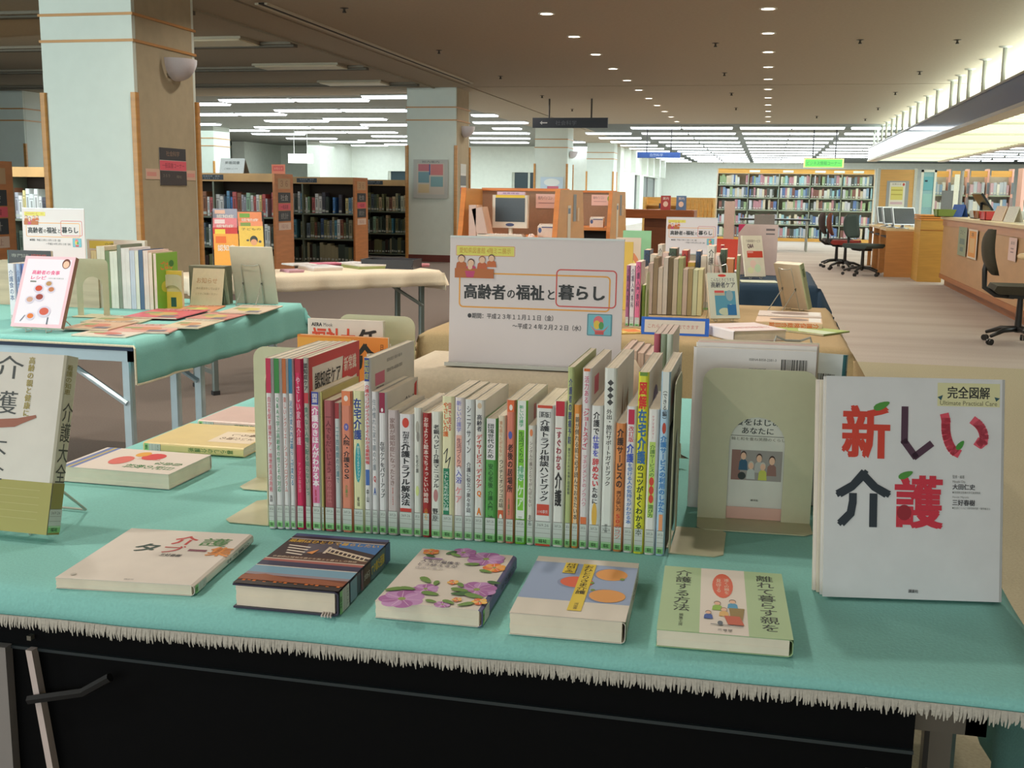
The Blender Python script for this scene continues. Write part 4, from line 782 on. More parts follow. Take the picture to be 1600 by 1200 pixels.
# ---- big white book at the right
big = [('r', .62, .02, .965, .125, (226, 222, 175)), ('t', '完全図解', .675, .035, .91, .09, (50, 52, 50), .03), ('t', 'Ultimate Practical Care', .635, .1, .95, .12, (110, 105, 80)), ('p', [(.62, .085), (.65, .075), (.64, .1)], (50, 90, 100)), ('p', [(.965, .085), (.935, .08), (.945, .1)], (50, 90, 100)),
       ('t', '新', .09, .13, .36, .37, (214, 66, 48), .05), ('l', [(.44, .14), (.44, .29), (.5, .355), (.585, .3)], .0085, (80, 50, 70)), ('l', [(.662, .17), (.668, .19), (.668, .215), (.67, .24), (.676, .265), (.686, .29), (.7, .312), (.718, .328), (.735, .335)], .011, (225, 80, 100)), ('l', [(.825, .19), (.845, .202), (.862, .218), (.874, .238), (.88, .26), (.876, .282), (.862, .292), (.848, .285)], .011, (225, 90, 110)),
       leaf(.31, .13, .05, -.5, (80, 150, 60)), leaf(.75, .3, .035, -1, (70, 150, 60)), ('t', '介', .06, .42, .37, .68, (40, 50, 60), .045), ('t', '護', .39, .44, .66, .68, (212, 50, 70), .05), leaf(.45, .44, .045, -.5, (80, 150, 60)), ('e', .445, .61, .04, .035, (160, 35, 50)),
       ('t', '監修・編著', .71, .435, .775, .45, (120, 120, 120)), ('t', 'Hitoshi Ota', .71, .458, .78, .47, (140, 140, 140)), ('t', '大田仁史', .71, .475, .835, .5, (70, 70, 75), .03), ('t', '●茨城県立医療大学付属病院長', .71, .508, .865, .518, (120, 120, 120)), ('t', 'Haruki Miyoshi', .71, .53, .8, .54, (140, 140, 140)), ('t', '三好春樹', .71, .545, .835, .572, (70, 70, 75), .03), ('t', '●生活とリハビリ研究所代表・理学療法士', .71, .578, .92, .588, (120, 120, 120)),
       ('t', '講談社', .475, .955, .53, .97, (70, 70, 75), .03)]
b = make_book('large white hardback with red and black title characters, propped at the table\'s right end', .223, .279, .018, (226, 226, 228), None, True, [], big, None, call=False)
YAW = .17
stand_face(b, .2015, 1.408, TZ, .223, .018, .19, YAW, 'L')
for i in range(2):
    bb = make_book(('thin cream booklet tucked behind the large white hardback', 'pale booklet with red line behind the large white hardback')[i], .215, .272, .005, ((228, 218, 200), (232, 222, 214))[i], None, False, [], call=False, group='booklets tucked behind the large hardback')
    R_ = Matrix.Rotation(YAW, 3, 'Z') @ V((0, .0145 + .006 * i, 0))
    stand_face(bb, .195 - .004 * i + R_.x, 1.408 + R_.y, TZ, .215, .005, .19, YAW, 'L')
wire_stand('wire stand behind the large white hardback at the right end', (.195, 1.47, TZ), YAW, .08, .15, .11, .2)

# ---- tall book on a wire stand at the left edge
lt = [('r', 0, .715, 1, 1, (168, 162, 92)), ('t', '介', .34, .02, .62, .15, (70, 75, 75), 0), ('t', '護', .34, .22, .6, .35, (70, 75, 75), 0), ('t', '大', .34, .47, .55, .58, (70, 75, 75), 0), ('t', '全', .34, .62, .55, .72, (70, 75, 75), 0), ('v', '高齢の親と健康に', .66, .02, .72, .36, (165, 150, 80), .03), ('p', [(.2, .4), (.62, .37), (.78, .345), (.79, .36), (.66, .4), (.6, .42), (.2, .45)], (160, 100, 80))]
for k in range(5): lt.append(('r', .05, .76 + .04 * k, .9, .763 + .04 * k, (190, 185, 125)))
b = make_book('tall white hardback with olive band, on a wire stand at the left edge', .182, .257, .03, (222, 218, 210), (205, 200, 180), True,
    [v('介護大全', .15, .26, .9, .72, (70, 70, 65), 0), v('看護の知恵', .1, .05, .5, .22, (150, 140, 80)), ('r', 0, .715, 1, 1, (150, 140, 70))], lt, None, call=True)
stand_face(b, -1.062, 1.332, TZ + .006, .182, .03, .27, -.02, 'L')
wire_stand('wire stand holding the tall white hardback at the left edge', (-1.06, 1.376, TZ), -.02, .08, .14, .1, .27)
# ================================================================== SECOND TEAL TABLE (left)
LB = (205, 226, 236)
folding_table('front folding table with pale blue steel frame under the left teal cloth', -3.4, -2.05, 3.3, 3.74, .686, frame=LB, dark=(40, 60, 90))
folding_table('rear folding table with pale blue steel frame under the left teal cloth', -3.4, -2.05, 3.79, 4.58, .686, frame=LB, dark=(40, 60, 90))
CORD = mat((214, 206, 180), .9, .1, 200)
def hem2(root, vs, nx, ny, xs, ys):
    m = MB(); m.tube([V(vs[i]) + V((0, -.003, .0)) for i in range(nx)], .004, CORD, 5); m.tube([V(vs[j * nx + nx - 1]) + V((.002, 0, 0)) for j in range(0, 14)], .004, CORD, 5); m.build('corded_edge', root)
cloth('tablecloth', 'teal tablecloth with corded edge on the table at the left', -3.45, -2.03, 3.27, 4.62, TZ - .0005, (.1, .15, .024, .1), TEAL, wav=.005, hem=hem2, seed=9, round_=.01)
TG = 'magazines spread flat on the left teal table'
MAGS = [((112, 522), (195, 526), (232, 517), (150, 514), 'white magazine nearest the front edge', (226, 214, 200)), ((100, 514), (165, 518), (215, 505), (150, 502), 'tan orange magazine left of the pink one', (214, 180, 150)),
        ((170, 517), (262, 520), (290, 508), (205, 505), 'pink and cream magazine near the cloth edge', (222, 170, 160)), ((262, 513), (300, 514), (345, 505), (300, 498), 'cream magazine with dark photograph at the right edge', (222, 208, 180)),
        ((125, 503), (215, 504), (252, 494), (165, 492), 'cream green magazine before the bookend', (205, 200, 170)), ((195, 497), (270, 500), (330, 486), (245, 484), 'bright pink magazine in the middle', (214, 96, 110)),
        ((290, 497), (350, 499), (392, 489), (335, 486), 'red and green magazine right of the pink one', (206, 140, 130)), ((345, 489), (400, 493), (440, 480), (385, 477), 'cream magazine in front of the large upright book', (222, 202, 180)),
        ((270, 486), (330, 487), (350, 478), (300, 476), 'orange magazine below the standing notice', (224, 150, 110))]
for i, (a, b, c, d, lb_, colr) in enumerate(MAGS):
    c_, hd, w, h = lay_px([a, b, c, d], .706); rnd = random.Random(i)
    A = [('r', .05, .04, .95, .2, tuple(int(x * .8) for x in colr)), ('t', '介護と暮らし', .1, .06, .8, .17, (235, 230, 220)), ('e', .5, .6, .25, .2, (200, 120 + 10 * i, 110)), ('r', .1, .4, .4, .6, (150, 160, 110)), ('r', .6, .75, .9, .95, (120, 120, 130))]
    b_ = make_book(lb_ + ' on the left table', min(w, .24), min(h, .3), .005 + .0005 * (i % 3), colr, None, False, None, A, None, call=False, group=TG, name='magazine', cat='magazine')
    lay(b_, c_, TZ + (.006 * (i % 2)), hd, min(w, .24), min(h, .3), .005 + .0005 * (i % 3), 'L')
bookend('tall cream arched bookend on the left table beside the pink cookbook', (-2.575, 3.86, TZ), .08, .135, .225, .06)
bookend('small cream bookend in front of the yellow book on the left table', (-2.425, 4.2, TZ), .1, .085, .145, .03)
LG2 = 'books standing in a row on the left teal table'
for i, (px0, px1, top, colr, lk) in enumerate(((143, 152, 392, (190, 150, 90), 'brown'), (152, 165, 385, (220, 205, 180), 'cream'), (165, 172, 392, (90, 110, 60), 'dark green'), (172, 184, 393, (225, 222, 205), 'ivory'), (184, 190, 383, (110, 120, 100), 'grey green'), (190, 203, 388, (225, 215, 210), 'white'),
                                      (203, 211, 392, (190, 195, 215), 'pale blue'), (211, 217, 392, (225, 222, 205), 'off white'), (217, 224, 391, (40, 70, 110), 'dark blue'), (224, 232, 392, (226, 200, 190), 'pinkish'), (232, 238, 395, (230, 205, 185), 'salmon'))):
    p = D(px0, 470, 4.12); q = D(px1, 470, 4.12); zt = D(px0, top, 4.12).z
    b_ = make_book('%s book seen from its page edge in the left table row' % lk, .17, zt - TZ, q.x - p.x - .001, colr, None, False, [], pages=tuple(int(60 + c * .72) for c in colr), call=False, group=LG2)
    place(b_, V(((p.x + q.x) / 2, 4.3, TZ + .0005)), V((-1, 0, 0)), V((0, -1, 0)), V((0, 0, 1)))
for i, (px0, px1, top, colr, lk) in enumerate(((147, 176, 380, (225, 205, 90), 'yellow banded tall book'), (188, 222, 379, (226, 216, 205), 'white tall book'))):
    p = D(px0, 400, 4.36); q = D(px1, 400, 4.36)
    b_ = make_book(lk + ' rising behind the left table row', .15, .275, .02, (222, 214, 200), None, False, [], None, [('r', .1, .02, .9, .14, colr), ('t', '介護', .6, .05, .9, .1, (80, 80, 80))], call=False); stand_face(b_, (p.x + q.x) / 2, 4.36, TZ, .15, .02, 0, 0, 'R')
b_ = make_book('bright green book with orange title facing right on the left table', .17, .235, .014, (130, 180, 60), (226, 200, 190), False, [], [('r', 0, 0, 1, 1, (130, 180, 60)), ('t', 'ごはん', .2, .15, .75, .3, (235, 120, 50), .03), ('e', .4, .6, .2, .1, (200, 200, 70)), ('e', .7, .2, .12, .06, (60, 120, 50))], None, pages=(226, 200, 190), call=False); place(b_, V((D(242, 470, 4.12).x, 4.3, TZ + .0005)), V((-1, 0, 0)), V((0, -1, 0)), V((0, 0, 1)))
b_ = make_book('small yellow book behind the small bookend on the left table', .078, .16, .018, (226, 200, 80), (230, 200, 170), False, [], None, [('r', 0, .12, 1, .55, (205, 200, 150)), ('r', .35, .7, .65, .95, (40, 90, 80))], call=False); stand_face(b_, -2.425, 4.216, TZ, .078, .018, 0, .1, 'R')
cook = [('r', .0, .0, 1, 1, (238, 196, 208)), ('r', .06, .04, .94, .95, (232, 228, 240)), ('t', '高齢者の食事', .2, .2, .75, .26, (225, 90, 140), .04), ('t', 'レシピ', .2, .28, .5, .33, (225, 90, 140), .04), ('e', .84, .1, .08, .07, (110, 60, 50)), ('e', .84, .11, .06, .05, (240, 195, 170)), ('r', .2, .35, .32, .37, (110, 120, 110)), ('t', '口から食べる幸せを', .55, .3, .85, .32, (110, 130, 110))]
for (x, y, r, c1_) in ((.4, .46, .1, (200, 70, 40)), (.58, .39, .08, (180, 140, 90)), (.65, .47, .08, (190, 120, 80)), (.45, .58, .1, (150, 60, 50)), (.27, .62, .09, (200, 160, 140)), (.35, .85, .09, (220, 120, 50)), (.6, .78, .13, (205, 90, 70))): cook += [('e', x, y, r, r * .62, (210, 205, 225)), ('e', x, y - .005, r * .7, r * .4, c1_)]
cook += [('l', [(.17, .92), (.24, .84)], .003, (100, 110, 130)), ('l', [(.7, .95), (.7, .86)], .004, (80, 90, 110))]
b_ = make_book('pink and white cookbook with bowls of food, tilted on a stand at the far left', .2, .262, .022, (238, 196, 208), (150, 110, 90), False, [], cook, None, call=False); stand_face(b_, -2.455, 3.345, TZ + .01, .2, .022, .42, .0, 'L')
wire_stand('wire stand under the pink cookbook', (-2.455, 3.365, TZ), .0, .08, .15, .12, .42)
for i, (x, w_, c_, lk) in enumerate(((-2.665, .03, (225, 225, 232), 'white book with grey lettering'), (-2.635, .02, (160, 180, 215), 'blue grey book'), (-2.61, .02, (90, 120, 190), 'blue book'))):
    b_ = make_book('%s standing at the far left behind the pink cookbook' % lk, .15, .225, w_ - .002, c_, None, False, [v('介護食の本', .2, .1, .8, .6, (90, 110, 150))]); b_.location = (x, 3.5, TZ)
b_ = make_book('black covered book standing at the left image edge', .19, .262, .012, (40, 38, 40), (60, 130, 130), False, [], None, [('t', '認知症', .55, .05, .9, .1, (190, 70, 60)), ('t', '専門誌', .1, .05, .5, .1, (150, 150, 140))], call=False); stand_face(b_, -2.715, 3.68, TZ, .19, .012, 0, 0, 'R')
m = MB(); m.box((-3.2, 4.12, TZ), (-2.72, 4.3, .89), wood((190, 170, 140))); tag(m.build('display_riser'), 'low riser block at the back of the left teal table', 'riser')
sign('title sign at the back of the left teal table before the bright column', -2.978, 4.2, .89, .02, .0, .3, .217)
m = MB(); m.box((-2.47, 4.42, TZ), (-2.3, 4.5, .868), mat((128, 128, 108), .7), .004); o = m.build('file_box'); tag(o, 'grey green box file standing behind the small notice on the left table', 'box')
t = thing('notice_card', 'small beige notice card standing among the magazines on the left table', 'notice', (-2.36, 4.36, TZ))
m = MB(); s_ = .25; m.prism([(-.0, 0), (.04, .16), (.042, .16), (.003, 0)], 'x', -.075, .075, mat((214, 202, 172), .7, .03)); m.prism([(.08, 0), (.042, .16), (.04, .16), (.078, 0)], 'x', -.075, .075, mat((200, 190, 165), .7, .03)); m.build('card', t)
m = MB(); art(m, Frame((-.075, .0395, .16), (1, 0, 0), V((0, -.04, -.16)), .15, .165, .0006), [('t', 'お知らせ', .15, .25, .8, .4, (190, 150, 110)), ('t', '本の貸出をしています', .15, .5, .9, .57, (170, 160, 130)), ('t', 'どうぞご利用ください', .15, .65, .85, .71, (170, 160, 130))]); m.build('print', t)
b_ = make_book('large grey cream picture book seen from behind on a wire stand, left table', .195, .262, .008, (205, 196, 176), None, False, [], None, None, call=False); stand_face(b_, -2.2, 4.53, TZ, .195, .008, .25, PI + .1, 'L')
wire_stand('wire stand with legs toward us behind the large grey cream book', (-2.205, 4.515, TZ), PI + .1, .085, .18, .11, .25)

# ================================================================== CREAM TABLE AND THINGS ON IT
RZ = math.radians(48); CT = V((-2.78, 6.5, 0))
ft = folding_table('grey steel folding table under the cream cloth in the middle distance', -.78, .78, -.21, .24, .686, frame=(130, 142, 140), dark=(58, 62, 58)); ft.location = CT; ft.rotation_euler.z = RZ
cc = cloth('tablecloth', 'cream tablecloth with soft drape on the slanted table before the bookshelves', -.8, .8, -.23, .26, TZ - .0005, (.12, .14, .11, .11), CREAMF, wav=.012, seed=5); cc.location = (CT.x, CT.y, 0); cc.rotation_euler.z = RZ
def flat(name, label, cat, px, py, w, d, h, colr, z=TZ, rz=0, top=None, grp=None, cc_=0):
    p = G(px, py, z); t = thing(name, label, cat, (p.x, p.y, z + .0008), rz, grp)
    m = MB(); n = 3
    h *= 1.5
    for k in range(n): e = .002 * ((k * 7) % 3); m.box((-w / 2 + e, -d / 2 - e, h * k / n), (w / 2 + e * .5, d / 2, h * (k + 1) / n - .0003), mat(colr if k < n - 1 or top is None else top, .6, .03))
    m.build('sheet_stack', t)
    m = MB(); art(m, Frame((-w / 2, d / 2, h), (1, 0, 0), (0, -1, 0), w, d, .0006), [('t', 'ご案内', .15, .15, .7, .3, (140, 140, 150)), ('r', .15, .45, .85, .5, (190, 190, 195)), ('r', .15, .6, .75, .65, (190, 190, 195))]); m.build('print', t)
    return t
CG = 'leaflets and papers on the cream table'
flat('leaflet_stack', 'white leaflet stack at the front of the cream table, left one', 'leaflets', 500, 422, .2, .24, .018, (226, 214, 205), rz=RZ, top=(232, 232, 234), grp=CG)
flat('leaflet_stack', 'white leaflet stack with olive green edge on the cream table', 'leaflets', 568, 419, .2, .26, .02, (170, 180, 120), rz=RZ, top=(232, 230, 226), grp=CG)
flat('leaflet_stack', 'pink booklet on the cream table behind the white stack', 'leaflets', 509, 413.5, .19, .14, .008, (224, 120, 150), rz=RZ, grp=CG)
flat('leaflet_stack', 'open white sheets at the back of the cream table', 'leaflets', 548, 412, .22, .16, .006, (232, 232, 234), rz=RZ + .3, grp=CG)
flat('leaflet_stack', 'white sheets at the back left of the cream table beside the upright book', 'leaflets', 470, 414, .2, .2, .006, (228, 224, 220), rz=RZ, grp=CG)
flat('leaflet_stack', 'small pinkish purple pad at the left part of the cream table', 'leaflets', 456, 425, .1, .14, .01, (205, 160, 175), rz=RZ, grp=CG)
p = G(620, 419, TZ); t = thing('paper_tray', 'small bright green tray holding white slips on the cream table', 'tray', (p.x, p.y, TZ + .001), RZ)
m = MB(); m.prism([(-.05, 0), (.05, 0), (.062, .035), (.058, .035), (.046, .004), (-.046, .004), (-.058, .035), (-.062, .035)], 'y', -.04, .04, mat((130, 185, 60), .5, .03)); m.build('tray', t); m = MB(); m.box((-.04, -.035, .005), (.03, .03, .03), mat((230, 232, 226), .6)); m.build('slips', t)
p = V((-2.42, 7.0, 0)); t = thing('desk_tray', 'black open tray with pink papers at the far end of the cream table', 'tray', (p.x, p.y, TZ + .001), .05)
m = MB(); w_, d_ = .17, .11; bk_ = mat((42, 42, 46), .4, .05)
m.box((-w_, -d_, 0), (w_, d_, .006), bk_); m.prism([(-w_ + .01, 0), (w_ - .01, 0), (w_ + .012, .06), (-w_ - .012, .06)], 'y', -d_ - .004, -d_, bk_); m.prism([(-w_ + .01, 0), (w_ - .01, 0), (w_ + .012, .06), (-w_ - .012, .06)], 'y', d_, d_ + .004, bk_); m.prism([(-d_, 0), (d_, 0), (d_, .06), (-d_, .06)], 'x', -w_ - .006, -w_, bk_); m.prism([(-d_, 0), (d_, 0), (d_, .06), (-d_, .06)], 'x', w_, w_ + .006, bk_); m.build('tray', t)
m = MB(); m.box((-.1, -d_ + .01, .008), (.12, d_ - .02, .03), mat((216, 150, 160), .6)); m.build('papers', t)
p = G(661, 417, TZ); t = thing('tape_roll', 'dull pink tape roll at the right end of the cream table', 'tape', (p.x, p.y, TZ + .001)); m = MB(); m.lathe([(.022, 0), (.045, 0), (.045, .022), (.022, .022), (.022, 0)], (0, 0, 0), mat((205, 130, 140), .4, .03), 20); m.build('roll', t, True)
p = G(642, 416, TZ); t = thing('tape_dispenser', 'pink tape dispenser next to the green tray on the cream table', 'dispenser', (p.x, p.y, TZ + .001), .6); m = MB(); m.prism([(-.06, 0), (.06, 0), (.06, .018), (.02, .022), (-.005, .05), (-.04, .05), (-.06, .02)], 'y', -.02, .02, mat((222, 160, 175), .4, .03)); m.build('body', t); m = MB(); m.lathe([(0, -.012), (.016, -.012), (.016, .012), (0, .012)], (0, 0, .0), mat((60, 50, 50), .5), 12); o = m.build('core', t); o.rotation_euler.x = PI / 2; o.location = (-.02, 0, .035)
# pamphlet rack
t = thing('leaflet_rack', 'black slanted leaflet rack on the left part of the cream table', 'rack', (-3.12, 6.2, TZ), .5)
m = MB(); bk_ = mat((40, 42, 42), .35, .04)
for x in (-.155, .15): m.prism([(-.04, 0), (.2, 0), (.3, .28), (.1, .37), (.02, .1)], 'x', x, x + .006, bk_)
m.box((-.15, -.03, 0), (.15, .2, .008), bk_); m.prism([(.0, .01), (.02, .01), (.16, .37), (.14, .37)], 'x', -.15, .15, bk_); m.build('body', t)
lf = [('yellow orange leaflet at the lower left of the rack', -.075, .02, .2, (240, 170, 70), (235, 120, 60)), ('red headed leaflet in the middle left of the rack', -.078, .12, .14, (205, 50, 50), (240, 220, 90)), ('yellow leaflet with a boy drawing at the right of the rack', .075, .07, .2, (236, 200, 90), (110, 70, 60)),
      ('pink leaflet high at the left of the rack', -.078, .2, .12, (226, 130, 140), (240, 220, 220)), ('orange green leaflet at the top right of the rack', .072, .24, .12, (232, 140, 90), (120, 170, 80)), ('blue grey leaflet at the top left of the rack', -.075, .27, .11, (150, 155, 175), (232, 190, 170)), ('orange white leaflet second from top right in the rack', .075, .19, .11, (236, 150, 110), (130, 160, 90))]
for i, (lb_, x, u0, hh, c1_, c2_) in enumerate(lf):
    L_ = thing('leaflet', lb_, 'leaflet', group='leaflets in the black rack'); m = MB(); w_ = .145
    fr = .0 - .012 * {0: 4, 1: 3.4, 2: 4, 3: 2, 4: 1, 5: 1, 6: 2}[i]
    S_, C_ = math.sin(.372), math.cos(.372)
    def Pq(a, b, k=0): return V((x + a, fr + b * S_ + k * C_, b * C_ - k * S_ + .03))
    q = [Pq(-w_ / 2, u0), Pq(w_ / 2, u0), Pq(w_ / 2, u0 + hh), Pq(-w_ / 2, u0 + hh)]; q2 = [Pq(-w_ / 2, u0, .003), Pq(w_ / 2, u0, .003), Pq(w_ / 2, u0 + hh, .003), Pq(-w_ / 2, u0 + hh, .003)]
    m.add(q + q2, [(0, 1, 2, 3), (5, 4, 7, 6), (1, 0, 4, 5), (3, 2, 6, 7), (0, 3, 7, 4), (2, 1, 5, 6)], mat(c1_, .4, .03)); m.build('paper', L_)
    m = MB(); A = [('r', .08, .08, .5, .3, c2_), ('t', '認知症', .15, .35, .85, .55, (240, 235, 225), .02)]
    if i == 2: A = [('t', '子どもの', .1, .06, .9, .14, (90, 80, 50)), ('e', .6, .45, .16, .14, (60, 70, 70)), ('e', .6, .52, .13, .1, (230, 170, 130)), ('e', .35, .46, .06, .03, (90, 90, 90)), ('e', .85, .5, .06, .04, (90, 90, 90))]
    art(m, Frame(Pq(-w_ / 2, u0 + hh), (1, 0, 0), Pq(0, 0) - Pq(0, 1), w_, hh, .0006), A); m.build('print', L_)
    L_.matrix_world = Matrix.Translation((-3.12, 6.2, TZ)) @ Matrix.Rotation(.5, 4, 'Z')

# ================================================================== OCHRE TABLE
folding_table('folding table under the ochre cloth behind the display', -1.15, .25, 3.9, 5.22, .686, frame=(130, 130, 125))
cloth('tablecloth', 'ochre tablecloth on the table behind the white title sign', -1.2, .285, 3.86, 5.26, TZ - .0005, (.22, .12, .3, .1), OCH, wav=.006, seed=12)
folding_table('folding table under the dark navy cloth', -.95, .25, 6.62, 7.8, .686, frame=(130, 130, 125))
cloth('tablecloth', 'dark navy tablecloth hanging low beyond the ochre table', -1.0, .29, 6.58, 7.85, TZ - .0005, (.2, .28, .42, .1), NAVY, wav=.008, seed=15)
OG = 'books standing on the ochre table'
for i, (x, w_, hh, c_, lk, y) in enumerate(((-.508, .014, .235, (170, 100, 140), 'mauve spine', 4.23), (-.49, .018, .235, (226, 216, 220), 'white spine with black lettering', 4.23), (-.468, .02, .25, (222, 110, 150), 'pink spine', 4.22), (-.448, .012, .16, (130, 160, 70), 'low green spine', 4.24))):
    b_ = make_book('book with %s at the near left corner of the ochre table' % lk, .15, hh, w_, (226, 200, 205) if i < 3 else c_, c_, False, [v('介護入門専科', .2, .05, .8, .7, (60, 50, 80), .01)] if i < 3 else [], group=OG); b_.location = (x, y, TZ)
bookend('pale bookend edge on beside the green book on the ochre table', (-.432, 4.25, TZ), PI / 2, .12, .21, .07)
rnd = random.Random(4); x = -.50; i = 0
cols = [(196, 178, 160), (190, 170, 158), (150, 130, 105), (205, 190, 175), (208, 196, 186), (120, 105, 80), (200, 186, 165), (170, 170, 120), (200, 180, 165), (170, 150, 110), (205, 205, 170), (214, 206, 160)]
nm = ['tan', 'dusty rose', 'brown', 'pale tan', 'light grey', 'dark brown', 'beige', 'olive', 'rose beige', 'mustard', 'yellowish', 'straw']
hs = [.212, .235, .26, .215, .262, .262, .258, .262, .212, .215, .21, .212]
for i in range(12):
    w_ = .0205; b_ = make_book('%s book in the row with page edges facing us on the ochre table' % nm[i], .16, hs[i] * .92, w_ - .001, cols[i], None, False, [], pages=tuple(int(c * .97) for c in cols[i]), call=False, group=OG)
    place(b_, V((x + w_ / 2, 4.86, TZ + .0006)), V((-1, 0, 0)), V((0, -1, 0)), V((0, 0, 1))); x += w_ + .0004
x = -.55
for i in range(15):
    w_ = .022 + .006 * (i % 3); hh = (.21, .26, .24, .285, .25, .27, .23, .262)[i % 8]; c_ = ((226, 190, 90), (232, 226, 216), (222, 150, 100), (60, 80, 110), (235, 205, 195), (190, 70, 60), (225, 215, 200), (70, 90, 70))[(i * 3) % 8]
    b_ = make_book('book number plate spine in the rear ochre row', .15, hh, w_ - .001, c_, None, False, [v('介護', .2, .05, .8, .3, (60, 60, 60))] if i % 2 else [], pages=(230, 205, 185), group=OG); b_['label'] = '%s spine book in the rear row of the ochre table, %s' % (('yellow', 'white', 'orange', 'dark blue', 'pale pink', 'red', 'cream', 'dark green')[(i * 3) % 8], 'left part' if i < 8 else 'right part')
    b_.location = (x + w_ / 2, 4.95, TZ); x += w_
    if x > -.16: break
m = MB(); lbk = 0
b_ = make_book('thin pale book leaning right at the end of the rear ochre row', .15, .25, .01, (225, 215, 215), None, False, [], call=False, group=OG); b_.location = (-.145, 4.9, TZ + .001); b_.rotation_euler = (0, -.22, 0)
b_ = make_book('green grey book at the very end of the rear ochre row', .15, .245, .014, (150, 160, 120), None, False, [], call=False, group=OG); b_.location = (-.112, 4.95, TZ)
careb = [('r', .0, 0, 1, 1, (214, 222, 208)), ('e', .5, .06, .14, .03, (215, 70, 60)), ('t', 'こんなときどうする', .12, .11, .9, .19, (60, 70, 90)), ('t', '高齢者ケア', .1, .2, .92, .33, (50, 60, 80), .02), ('r', .2, .4, .9, .93, (90, 160, 190)), ('r', .2, .4, .55, .5, (190, 190, 170)), ('r', .2, .39, .52, .44, (215, 90, 90)), ('e', .7, .5, .12, .12, (150, 180, 190)), ('e', .5, .85, .2, .08, (200, 215, 190)), ('e', .72, .75, .08, .06, (230, 235, 230)), ('r', .6, .7, .9, .93, (50, 120, 180))]
b_ = make_book('pale green care book with blue picture standing on a wire stand, ochre table', .125, .19, .018, (214, 222, 208), (222, 222, 210), False, [v('高齢者', .2, .3, .8, .8, (60, 70, 80))], careb, None, call=False); stand_face(b_, -.145, 4.5, TZ + .01, .125, .018, .36, .4, 'L')
wire_stand('wire stand rising behind the pale green care book', (-.155, 4.53, TZ), .4, .07, .235, .09, .3)
c_, hd, w, h = lay_px([(1168, 501), (1108, 507), (1150, 517), (1226, 514)], .74)
b_ = make_book('thick white hardback lying below the pale green care book', w, h, .038, (228, 212, 212), (232, 226, 230), True, [], [('t', '介護福祉用語辞典', .1, .3, .9, .45, (200, 90, 90))], None, call=False); lay(b_, c_, TZ, hd, w, h, .038, 'L')
c_, hd, w, h = lay_px([(1208, 509), (1259, 524), (1306, 519), (1243, 504)], .706)
b_ = make_book('thin lime green booklet lying near the right corner of the ochre table', w, h, .006, (170, 190, 110), None, False, None, [('r', 0, 0, 1, 1, (168, 190, 105)), ('p', [(.4, .4), (1, .5), (1, 1), (.6, .9)], (205, 220, 190))], None, call=False); lay(b_, c_, TZ, hd, w, h, .006, 'L')
for i, (cx, cy, lk, c1_) in enumerate(((.105, 4.43, 'orange lettered catalogue lying nearer, right side of the ochre table', (222, 190, 160)), (.112, 4.67, 'pale catalogue with dark oval lying behind the orange lettered one', (214, 200, 190)))):
    b_ = make_book(lk, .17, .25, .028, c1_, None, False, [v('介護保険総合目録', .15, .05, .85, .8, (220, 110, 50), .02)] if i == 0 else [], [('e', .5, .5, .3, .3, (140, 120, 110)), ('r', .05, .02, .9, .2, (230, 228, 222))], None, call=False, group='catalogues on the ochre table'); lay(b_, (cx, cy), TZ, -.03, .17, .25, .028, 'L')
th = math.radians(138)
b_ = make_book('thick cream book seen from behind on a wire stand at the ochre table corner', .15, .215, .03, (206, 188, 164), (190, 200, 160), False, [v('暮', .3, .1, .7, .3, (90, 120, 80))], None, None, call=False); stand_face(b_, .155, 5.12, TZ + .006, .15, .03, .36, th, 'R')
wire_stand('wire stand with legs toward us holding the thick cream book', (.135, 5.09, TZ), th, .075, .2, .12, .36)
t = thing('frame_sign', 'blue framed lending notice standing on the front edge of the ochre table', 'sign', (-.305, 4.0, TZ), .02)
m = MB(); m.prism([(0, 0), (.012, .064), (.016, .064), (.03, 0)], 'x', -.122, .122, mat((40, 100, 200), .4, .03)); m.build('frame', t)
m = MB(); art(m, Frame((-.122, .012, .064), (1, 0, 0), V((0, -.012, -.064)), .244, .065, .0005), [('r', .05, .15, .94, .86, (216, 206, 196)), ('t', 'これらの本は貸出できます', .1, .38, .85, .62, (190, 110, 110))]); m.build('print', t)
b_ = make_book('small yellow and orange booklet lying at the sign\'s right edge, ochre table', .1, .14, .008, (235, 200, 110), None, False, None, [('r', .1, .1, .9, .5, (230, 130, 60))], None, call=False); lay(b_, (-.49, 4.02), TZ, .5, .1, .14, .008)
# boxes and cards at the left rear of the ochre table
for i, (px0, px1, y0_, dep, c_, lk, A) in enumerate(((963, 1002, 371, 5.0, (226, 208, 190), 'white box card with a rainbow arch, left rear of the ochre table', [('e', .6, .7, .5, .5, (220, 140, 100)), ('e', .6, .7, .4, .4, (240, 220, 120)), ('e', .6, .7, .3, .32, (230, 215, 195)), ('e', .3, .3, .15, .1, (150, 190, 90))]), (974, 1018, 360, 5.15, (150, 205, 160), 'mint green card with oval label, left rear of the ochre table', [('e', .35, .25, .25, .15, (205, 215, 190)), ('t', '認知症介護', .15, .22, .55, .3, (70, 80, 70))]), (975, 990, 378, 4.85, (226, 190, 90), 'narrow yellow book before the rainbow box', []))):
    p = D(px0, y0_, dep); q = D(px1, y0_, dep)
    b_ = make_book(lk, q.x - p.x, p.z - TZ, .012, c_, None, False, [], None, [('r', 0, 0, 1, 1, c_)] + A, call=False); stand_face(b_, (p.x + q.x) / 2, dep, TZ, q.x - p.x, .012, 0, 0, 'R')
